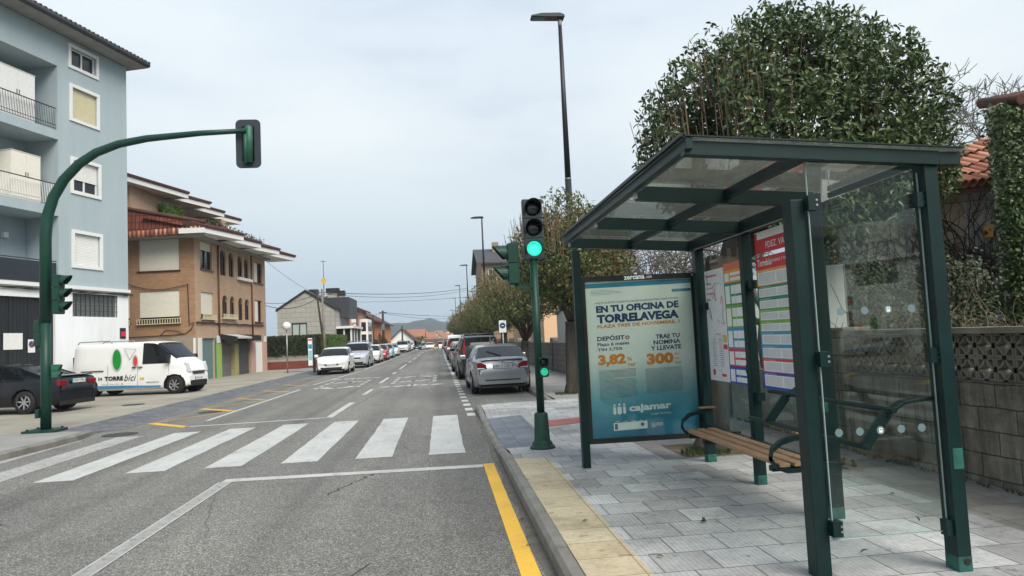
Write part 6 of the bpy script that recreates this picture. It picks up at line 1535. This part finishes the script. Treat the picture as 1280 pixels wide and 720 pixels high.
    g = MB().use('under_black'); g.box(-wr*.95, wr*.95, yr-.008, yr+.05, .2, {'suv': .5, 'coupe': .26}.get(style, .32)); g.box(-.5, .5, yr-.012, yr, .40, .43) if style == 'coupe' else None; g.build('bumper_trim', t, world=False, uv=False)
    for (yy_, dr, z0) in ((yr-.016, 1, {'coupe': .74, 'saloon': .8, 'suv': .86, 'hatch': .5, 'van': .7}[style]), (yf+.014, -1, .47)):
        pm = MB().use('plate'); pm.box(-.26, .26, yy_-.004, yy_+.004, z0, z0+.115); pm.use('ink_blue'); pm.box(-.26*dr-.0 if dr > 0 else .225, -.225 if dr > 0 else .26, yy_-.006, yy_+.006, z0, z0+.115)
        if plate: pm.use('ink_grey'); pm.text(plate, (-.2*dr, yy_-.0055*dr, z0+.02), (dr,0,0), (0,0,1), .43, .075, .02)
        pm.build('number_plate', t, world=False, uv=False)
    if style == 'suv':
        for sd in (1, -1): m2 = MB().use('galvanised'); m2.tube([(sd*.62, -1.7, 1.72), (sd*.62, -1.6, 1.79), (sd*.62, .0, 1.79), (sd*.62, .15, 1.73)], .02, 6); m2.build('roof_rail', t, world=False, uv=False)
        m2 = MB().use('galvanised'); m2.tube([(-.62, -1.35, 1.79), (.62, -1.35, 1.79)], .018, 6); m2.build('roof_bar', t, world=False, uv=False)
    if style in ('saloon', 'coupe'):
        m2 = MB().use(paint_); zz_ = interp(S_['top'], yr+.1); m2.prism([(0, 0), (.16, .015), (.14, .04), (0, .03)], (-wr*.85, yr+.02, zz_+.0), (0,1,0), (0,0,1), (wr*1.7, 0, 0)); m2.build('spoiler', t, world=False, uv=False, bevel=.008)
    if not van:
        m2 = MB().use('under_black'); yy_ = sum(S_['rw'])/2; m2.tube([(0, S_['rw'][0]+.02, interp(S_['top'], S_['rw'][0])+.03), (-.38, yy_, interp(S_['top'], yy_)+.03)], .012, 5); m2.build('wiper', t, world=False, uv=False)
    # door seams and handles
    for sd in (1, -1) if detail else ():
        ys_ = [-.68, .25, 1.0] if not van else [-.78, .4, 1.6]
        for yy_ in ys_: 
            x_ = hw(yy_)*1.003; m2 = MB().use('under_black'); m2.bar((x_*sd, yy_, .36), (x_*.985*sd, yy_, belt), .006, .008, (1,0,0)); m2.build('door_seam', t, world=False, uv=False)
        for yy_ in ((-.55, .38) if not van else (.28, .52)):
            m2 = MB().use(paint_ if not van else 'under_black'); x_ = hw(yy_); z_ = belt-.1; m2.bar((x_*1.01*sd, yy_-.07, z_), (x_*1.01*sd, yy_+.07, z_), .03, .025 if not van else .1, (1,0,0)); m2.build('door_handle', t, world=False, uv=False, bevel=.006)
    return t
GL, GR = 'cars parked along the left kerb', 'cars parked along the right kerb'
BM = car('coupe', 'car_silver', 'silver compact car parked on the right nearest the crossing, seen from behind', (1.66, 22.05, .0), R(1), plate='8513 CBF', group=GR)
b = MB().use('chrome'); b.box(-.3, .3, -2.17, -2.16, .875, .89); b.disc((0, -2.166, .95), .035, (1,0,0), (0,0,1), (0,-.006,0), 12); b.build('boot_trim', BM, world=False)
SV = car('suv', 'car_dark', 'dark sport utility car with red pillar lights behind the silver car', (1.5, 30.0, 0), R(1), plate='4827 DKV', group=GR)
right = [('hatch', 'car_grey', 36.6), ('hatch', 'car_white', 42.6), ('hatch', 'car_red', 49.4), ('suv', 'car_dark', 56), ('van', 'car_white', 64), ('suv', 'car_black', 72), ('hatch', 'car_lightgrey', 80), ('hatch', 'car_grey', 88), ('saloon', 'car_white', 97), ('hatch', 'car_dark', 107), ('suv', 'car_silver', 117)]
cw = {'car_grey': 'grey', 'car_white': 'white', 'car_red': 'red', 'car_dark': 'dark', 'car_black': 'black', 'car_lightgrey': 'light grey', 'car_silver': 'silver', 'car_blue': 'light blue'}
ordn = ['third', 'fourth', 'fifth', 'sixth', 'seventh', 'eighth', 'ninth', 'tenth', 'eleventh', 'twelfth', 'thirteenth', 'fourteenth']
sn = {'hatch': 'hatchback', 'suv': 'tall car', 'saloon': 'saloon car', 'coupe': 'coupe', 'van': 'van'}
for k, (st, p_, y) in enumerate(right): car(st, p_, '%s %s seen from behind, %s vehicle of the right kerb row' % (cw[p_], sn[st], ordn[k]), (1.5-.002*y+rnd.uniform(-.08, .08), y, 0), R(rnd.uniform(-1, 1)), group=GR, detail=0, name='parked_car' if st != 'van' else 'parked_van', cat='car' if st != 'van' else 'van')
G1 = car('hatch', 'car_white', 'white hatchback facing us, nearest car of the left kerb row', (-5.98, 41.2, 0), R(181), plate='2943 GSN', group=GL)
car('suv', 'car_lightgrey', 'pale silver sport utility car facing us just behind the white hatchback', (-5.7, 49.6, 0), R(180), plate='7310 HDL', group=GL)
left = [('hatch', 'car_white', 58.0), ('hatch', 'car_red', 64.5), ('hatch', 'car_blue', 71.5), ('saloon', 'car_white', 81), ('suv', 'car_white', 105), ('suv', 'car_grey', 113), ('hatch', 'car_white', 121)]
for k, (st, p_, y) in enumerate(left): car(st, p_, '%s %s facing us, %s vehicle of the left kerb row' % (cw[p_], sn[st], ordn[k]), (-5.62+rnd.uniform(-.06, .06), y, 0), R(180+rnd.uniform(-1, 1)), group=GL, detail=0)
for k, (x, y, p_, st) in enumerate(((-4.6, 138, 'car_dark', 'suv'), (-2.3, 150, 'car_white', 'hatch'), (1.0, 146, 'car_red', 'hatch'), (-6.2, 143, 'car_lightgrey', 'hatch'), (-4.0, 156, 'car_silver', 'suv'), (.2, 160, 'car_white', 'van'))):
    car(st, p_, '%s %s far off where the street dips, %s from the left' % (cw[p_], sn[st], ['second', 'fourth', 'rightmost', 'leftmost', 'third', 'fifth'][k]), (x, y, dip(y)), R(180), detail=0, name='car', group='vehicles where the street dips', cat='car' if st != 'van' else 'van')
BC = car('saloon', 'car_black', 'black saloon car parked on the forecourt behind the green signal pole', (-12.72, 22.1, .09), R(78), plate='7557 FRS')
b = MB().use('chrome'); b.disc((0, -2.33, .93), .035, (1,0,0), (0,0,1), (0,-.01,0), 12); b.build('badge', BC, world=False)
va = math.atan2(-.208, .978)
vc = Vector((-11.42, 28.4, .09))
VN = car('van', 'car_white', 'white delivery van with green and red ellipses and black lettering on its side', vc, va-R(90), name='delivery_van', cat='van', plate='5186 HJR')
b = MB(); X = .872
def on(y, z): return (X, y, z)
uu, ww = (0,1,0), (0,0,1)
b.use('awning_white'); b.disc((X, -.4, 1.34), .2, uu, ww, (.003,0,0), 32, .41); b.use('van_green'); b.disc((X+.004, -.4, 1.34), .165, uu, ww, (.003,0,0), 32, .37)
b.use('awning_white'); b.disc((X, .33, 1.26), .11, uu, ww, (.003,0,0), 28, .24); b.use('tt_red2'); b.disc((X+.004, .33, 1.26), .08, uu, ww, (.003,0,0), 28, .19)
b.use('under_black'); tri = [(-.1, 1.74), (.36, 1.7), (.1, 1.33)]
for i in range(3): p_, q_ = tri[i], tri[(i+1) % 3]; b.bar((X+.004, *p_), (X+.004, *q_), .012, .004, (1,0,0))
b.text('TORRE', (X+.004, -.9, .58), uu, ww, .74, .16, .05); b.text('bici', (X+.004, -.12, .55), uu, ww, .48, .24, .0, shear=.35)
b.disc((X+.003, -1.12, .66), .025, uu, ww, (.002,0,0), 14, .07); b.disc((X+.003, -1.03, .66), .035, uu, ww, (.002,0,0), 14, .05)
b.text('www.torrebici.com', (X+.004, .75, .45), uu, ww, .5, .05, .02); b.text('alquiler  venta  taller', (X+.004, -1.0, .42), uu, ww, .7, .045, 0); b.use('van_green'); b.disc((X+.003, -.2, .45), .025, uu, ww, (.002,0,0), 12); b.use('road_yellow'); b.box(X, X+.004, .5, .66, .58, .66)
b.build('lettering', VN, world=False, uv=False)
b = MB().use('van_blue'); b.prism([(-1.2, .28), (1.3, .28), (1.3, .34), (.8, .35), (0, .38), (-1.2, .40)], (X-.01, 0, 0), uu, ww, (.014, 0, 0)); b.build('sill_stripe', VN, world=False, uv=False)
b = MB().use('under_black'); b.box(X-.01, X+.006, -1.85, -.95, .93, .965); b.build('slide_rail', VN, world=False, uv=False)
b = MB().use('under_black')
for (y0, y1) in ((-2.15, -.85), (-.7, .1)):
    for (p0, p1, q0, q1) in ((y0, y1, 1.16, 1.17), (y0, y1, 1.74, 1.75), (y0, y0+.008, 1.16, 1.74), (y1-.008, y1, 1.16, 1.74)): pass
for sx in (.68, -.68):
    b = MB().use('galvanised'); b.tube([(sx, -2.1, 1.97), (sx, -2.03, 2.05), (sx, -.8, 2.05), (sx, -.72, 1.97)], .02, 6); b.build('roof_rack', VN, world=False, uv=False)
b = MB().use('under_black'); b.box(-.55, .55, 2.3, 2.315, .32, .46); b.use('chrome'); b.box(-.45, .45, 2.301, 2.315, .76, .78); b.box(-.4, .4, 2.301, 2.315, .68, .7); b.build('front_trim', VN, world=False)
# ------------------------------------------------------------------ left side street furniture
BS = thing('bus_stop_totem', 'slim dark bus stop post with pale blue and white information panel', 'bus stop sign', (-4.75-.15+.0, 27.9, .0))
BS.location = (-7.2, 41, .09)
px_ = -7.22; py_ = 41
b = MB().use('dark_slate_board'); b.box(px_-.02, px_+.12, py_-.06, py_+.06, .09, 2.12); b.build('post', BS)
b = MB().use('ink_white'); b.box(px_-.27, px_-.03, py_-.03, py_+.03, .5, 2.05); b.use('tt_red'); b.box(px_-.25, px_-.05, py_-.034, py_-.031, 1.9, 2.0); b.use('ink_blue'); b.box(px_-.25, px_-.05, py_-.034, py_-.031, 1.45, 1.7); b.use('car_blue'); b.box(px_-.25, px_-.05, py_-.034, py_-.031, .8, 1.35); b.build('panel', BS)
GLB = thing('globe_lamp', 'white globe lamp on a short pale post before the hedge', 'lamp', (-8.95, 42.4, .09))
b = MB().use('galvanised'); b.tube([(-8.95, 42.4, .09), (-8.95, 42.4, 2.6)], .04, 8); b.build('post', GLB); b = MB().use('white_frame', True); b.lathe([(0, -.26), (.15, -.21), (.24, -.08), (.26, .03), (.2, .17), (.1, .24), (0, .26)], (-8.95, 42.4, 2.82), 20); b.build('globe', GLB)
def pole(x, y, h, label, lean=(0, 0), m='bark', r_=.12, bar=False):
    t = thing('utility_pole', label, 'utility pole', (x, y, dip(y))); b = MB().use(m); b.tube([(0,0,0), (lean[0], lean[1], h)], [r_, r_*.7], 8); b.build('pole', t, world=False, uv=False)
    if bar: b = MB().use(m); b.box(lean[0]-.5, lean[0]+.5, -.05, .05, h-.35, h-.2); b.build('crossarm', t, world=False); b = MB().use('dot_grey'); b.box(-.2, .2, -.25, -.1, h*.55, h*.7); b.build('meter_box', t, world=False)
    return t
pole(-8.05, 50.0+1, 5.55, 'leaning dark wooden pole in front of the stone clad house', (-.65, .3), r_=.09)
pole(-7.75, 48.5, 5.4, 'upright pale concrete pole beside the leaning wooden one', (-.1, 0), 'concrete_screen', .1)
pole(-8.3, 72, 5.1, 'thin dark pole by the pink house corner', r_=.1)
pole(-8.0, 86, 5.0, 'thin dark pole in front of the orange building, near end', r_=.11)
pole(-7.7, 97, 5.9, 'thick dark pole with crossarm before the orange building', r_=.2, bar=True)
pole(-5.6, 105, 3.9, 'short dark pole beside the white sport utility car', r_=.14)
def cable(pts, sag_, label, r_=.014):
    b = MB().use('black_plastic')
    for p, q in zip(pts, pts[1:]):
        p = Vector(p); q = Vector(q); P = [p.lerp(q, i/16)-Vector((0, 0, sag_*4*(i/16)*(1-i/16))) for i in range(17)]; b.tube(P, r_, 4)
    tag(b.build('overhead_cable', uv=False), label, 'cable', 'overhead cables')
cable([(-11.7, 48.9, 7.6), (-10.8, 61, 6.2)], .15, 'cable from the brick block eaves down to the stone house gable')
cable([(-11.75, 48.9, 4.5), (-8.2, 51, 5.2)], .55, 'slack cable from the brick block to the leaning wooden pole', .02)
cable([(-11.75, 48.9, 4.65), (-8.0, 48.6, 5.2)], .3, 'upper slack cable from the brick block to the concrete pole')
cable([(-8.05, 48.6, 5.2), (3.3, 80, 7.3)], .35, 'long cable crossing the street from the concrete pole to a lamp', .022)
cable([(-8.05, 48.6, 5.1), (3.3, 80, 7.1)], .5, 'lower long cable crossing the street beside the first', .016)
cable([(-7.7, 97, 5.7), (3.3, 112, 5.2)], .2, 'far cable from the crossarm pole across the street', .025)
cable([(-7.7, 97, 5.6), (3.3, 146, 6.0)], .5, 'farthest low cable over the street end', .025)
cable([(-8.0, 86, 4.9), (-7.7, 97, 5.75)], .1, 'short cable between the two poles at the orange building', .02)
cable([(3.25, 80, 6.3), (-30, 160, 12)], .6, 'faint high cable sloping away over the houses', .02)
# ------------------------------------------------------------------ camera, sky, light
cam = bpy.data.objects.new('camera', bpy.data.cameras.new('camera')); COL.objects.link(cam); scn.camera = cam
cam.data.sensor_width = 36; cam.data.lens = 880/1280*36; cam.data.clip_start = .05; cam.data.clip_end = 6000
Rv = Vector((0.99384681, -0.10035655, -0.04687296)); Uv = Vector((0.03965655, -0.07273378, 0.99656267)); Fv = Vector((0.10342084, 0.99228945, 0.06830644))
m3 = Matrix((Rv, Uv, -Fv)).transposed(); cam.matrix_world = Matrix.Translation((0, 0, 1.62)) @ m3.to_4x4()
SUN_EL, SUN_AZ = R(45), R(150)        # azimuth clockwise from +y
w = bpy.data.worlds.new('World'); scn.world = w; w.use_nodes = True; nt = w.node_tree
bg = nt.nodes['Background']
sky = nt.nodes.new('ShaderNodeTexSky'); sky.sky_type = 'NISHITA'; sky.sun_disc = False; sky.sun_elevation = SUN_EL; sky.sun_rotation = SUN_AZ; sky.dust_density = 2; sky.air_density = 1.0
tc = nt.nodes.new('ShaderNodeTexCoord')
mp = nt.nodes.new('ShaderNodeMapping'); mp.inputs['Scale'].default_value = (1.0, 1.0, 3.2); nt.links.new(tc.outputs['Generated'], mp.inputs[0])
nz = nt.nodes.new('ShaderNodeTexNoise'); nz.inputs['Scale'].default_value = 1.5; nz.inputs['Detail'].default_value = 9; nz.inputs['Roughness'].default_value = .5; nt.links.new(mp.outputs[0], nz.inputs['Vector'])
sx = nt.nodes.new('ShaderNodeSeparateXYZ'); nt.links.new(tc.outputs['Generated'], sx.inputs[0])
# overcast: paler high up, blue grey towards the horizon
hz = ramp(nt, sx.outputs[2], [(.0, (4.5, 5.6, 6.7)), (.12, (5.6, 6.7, 7.7)), (.28, (8.1, 8.9, 9.4)), (.5, (7.6, 8.6, 9.6)), (.8, (6.6, 7.5, 8.6))])
cl = ramp(nt, nz.outputs['Fac'], [(.36, (.74, .79, .87)), (.5, (.98, .98, .99)), (.64, (1.1, 1.08, 1.04))])
cloud = mixc(nt, 1., hz, cl, 'MULTIPLY')
cover = ramp(nt, nz.outputs['Fac'], [(.2, .82), (.5, .93)])
nt.links.new(mixc(nt, cover, sky.outputs[0], cloud), bg.inputs[0]); bg.inputs[1].default_value = .054
sl = bpy.data.lights.new('sun', 'SUN'); sl.energy = 2.15; sl.angle = R(38); sl.color = (1, .94, .84); so = bpy.data.objects.new('sun', sl); COL.objects.link(so)
dv = Vector((math.sin(SUN_AZ)*math.cos(SUN_EL), math.cos(SUN_AZ)*math.cos(SUN_EL), math.sin(SUN_EL))); so.rotation_euler = dv.to_track_quat('Z', 'Y').to_euler()
scn.view_settings.view_transform = 'Standard'; scn.view_settings.look = 'None'; scn.view_settings.exposure = .98; scn.view_settings.gamma = 1; scn.view_settings.use_curve_mapping = False
scn.cycles.max_bounces = 6; scn.cycles.transparent_max_bounces = 12; scn.cycles.diffuse_bounces = 3; scn.cycles.glossy_bounces = 3; scn.cycles.caustics_reflective = False; scn.cycles.caustics_refractive = False

b = MB(); b.box(-1600, 1600, -70, 1350, -16, 75); hm = bpy.data.materials.new('haze'); hm.use_nodes = True; ht = hm.node_tree; ht.nodes.remove(ht.nodes['Principled BSDF'])
pv = ht.nodes.new('ShaderNodeVolumePrincipled'); pv.inputs['Color'].default_value = (.80, .88, 1, 1); pv.inputs['Density'].default_value = .00035; pv.inputs['Anisotropy'].default_value = .2
ht.links.new(pv.outputs[0], ht.nodes['Material Output'].inputs['Volume']); b.mats = [hm]; hz_ = b.build('haze', uv=False); tag(hz_, 'thin bluish air over the street and the far hills', 'haze', kind='stuff')
scn.cycles.volume_bounces = 1
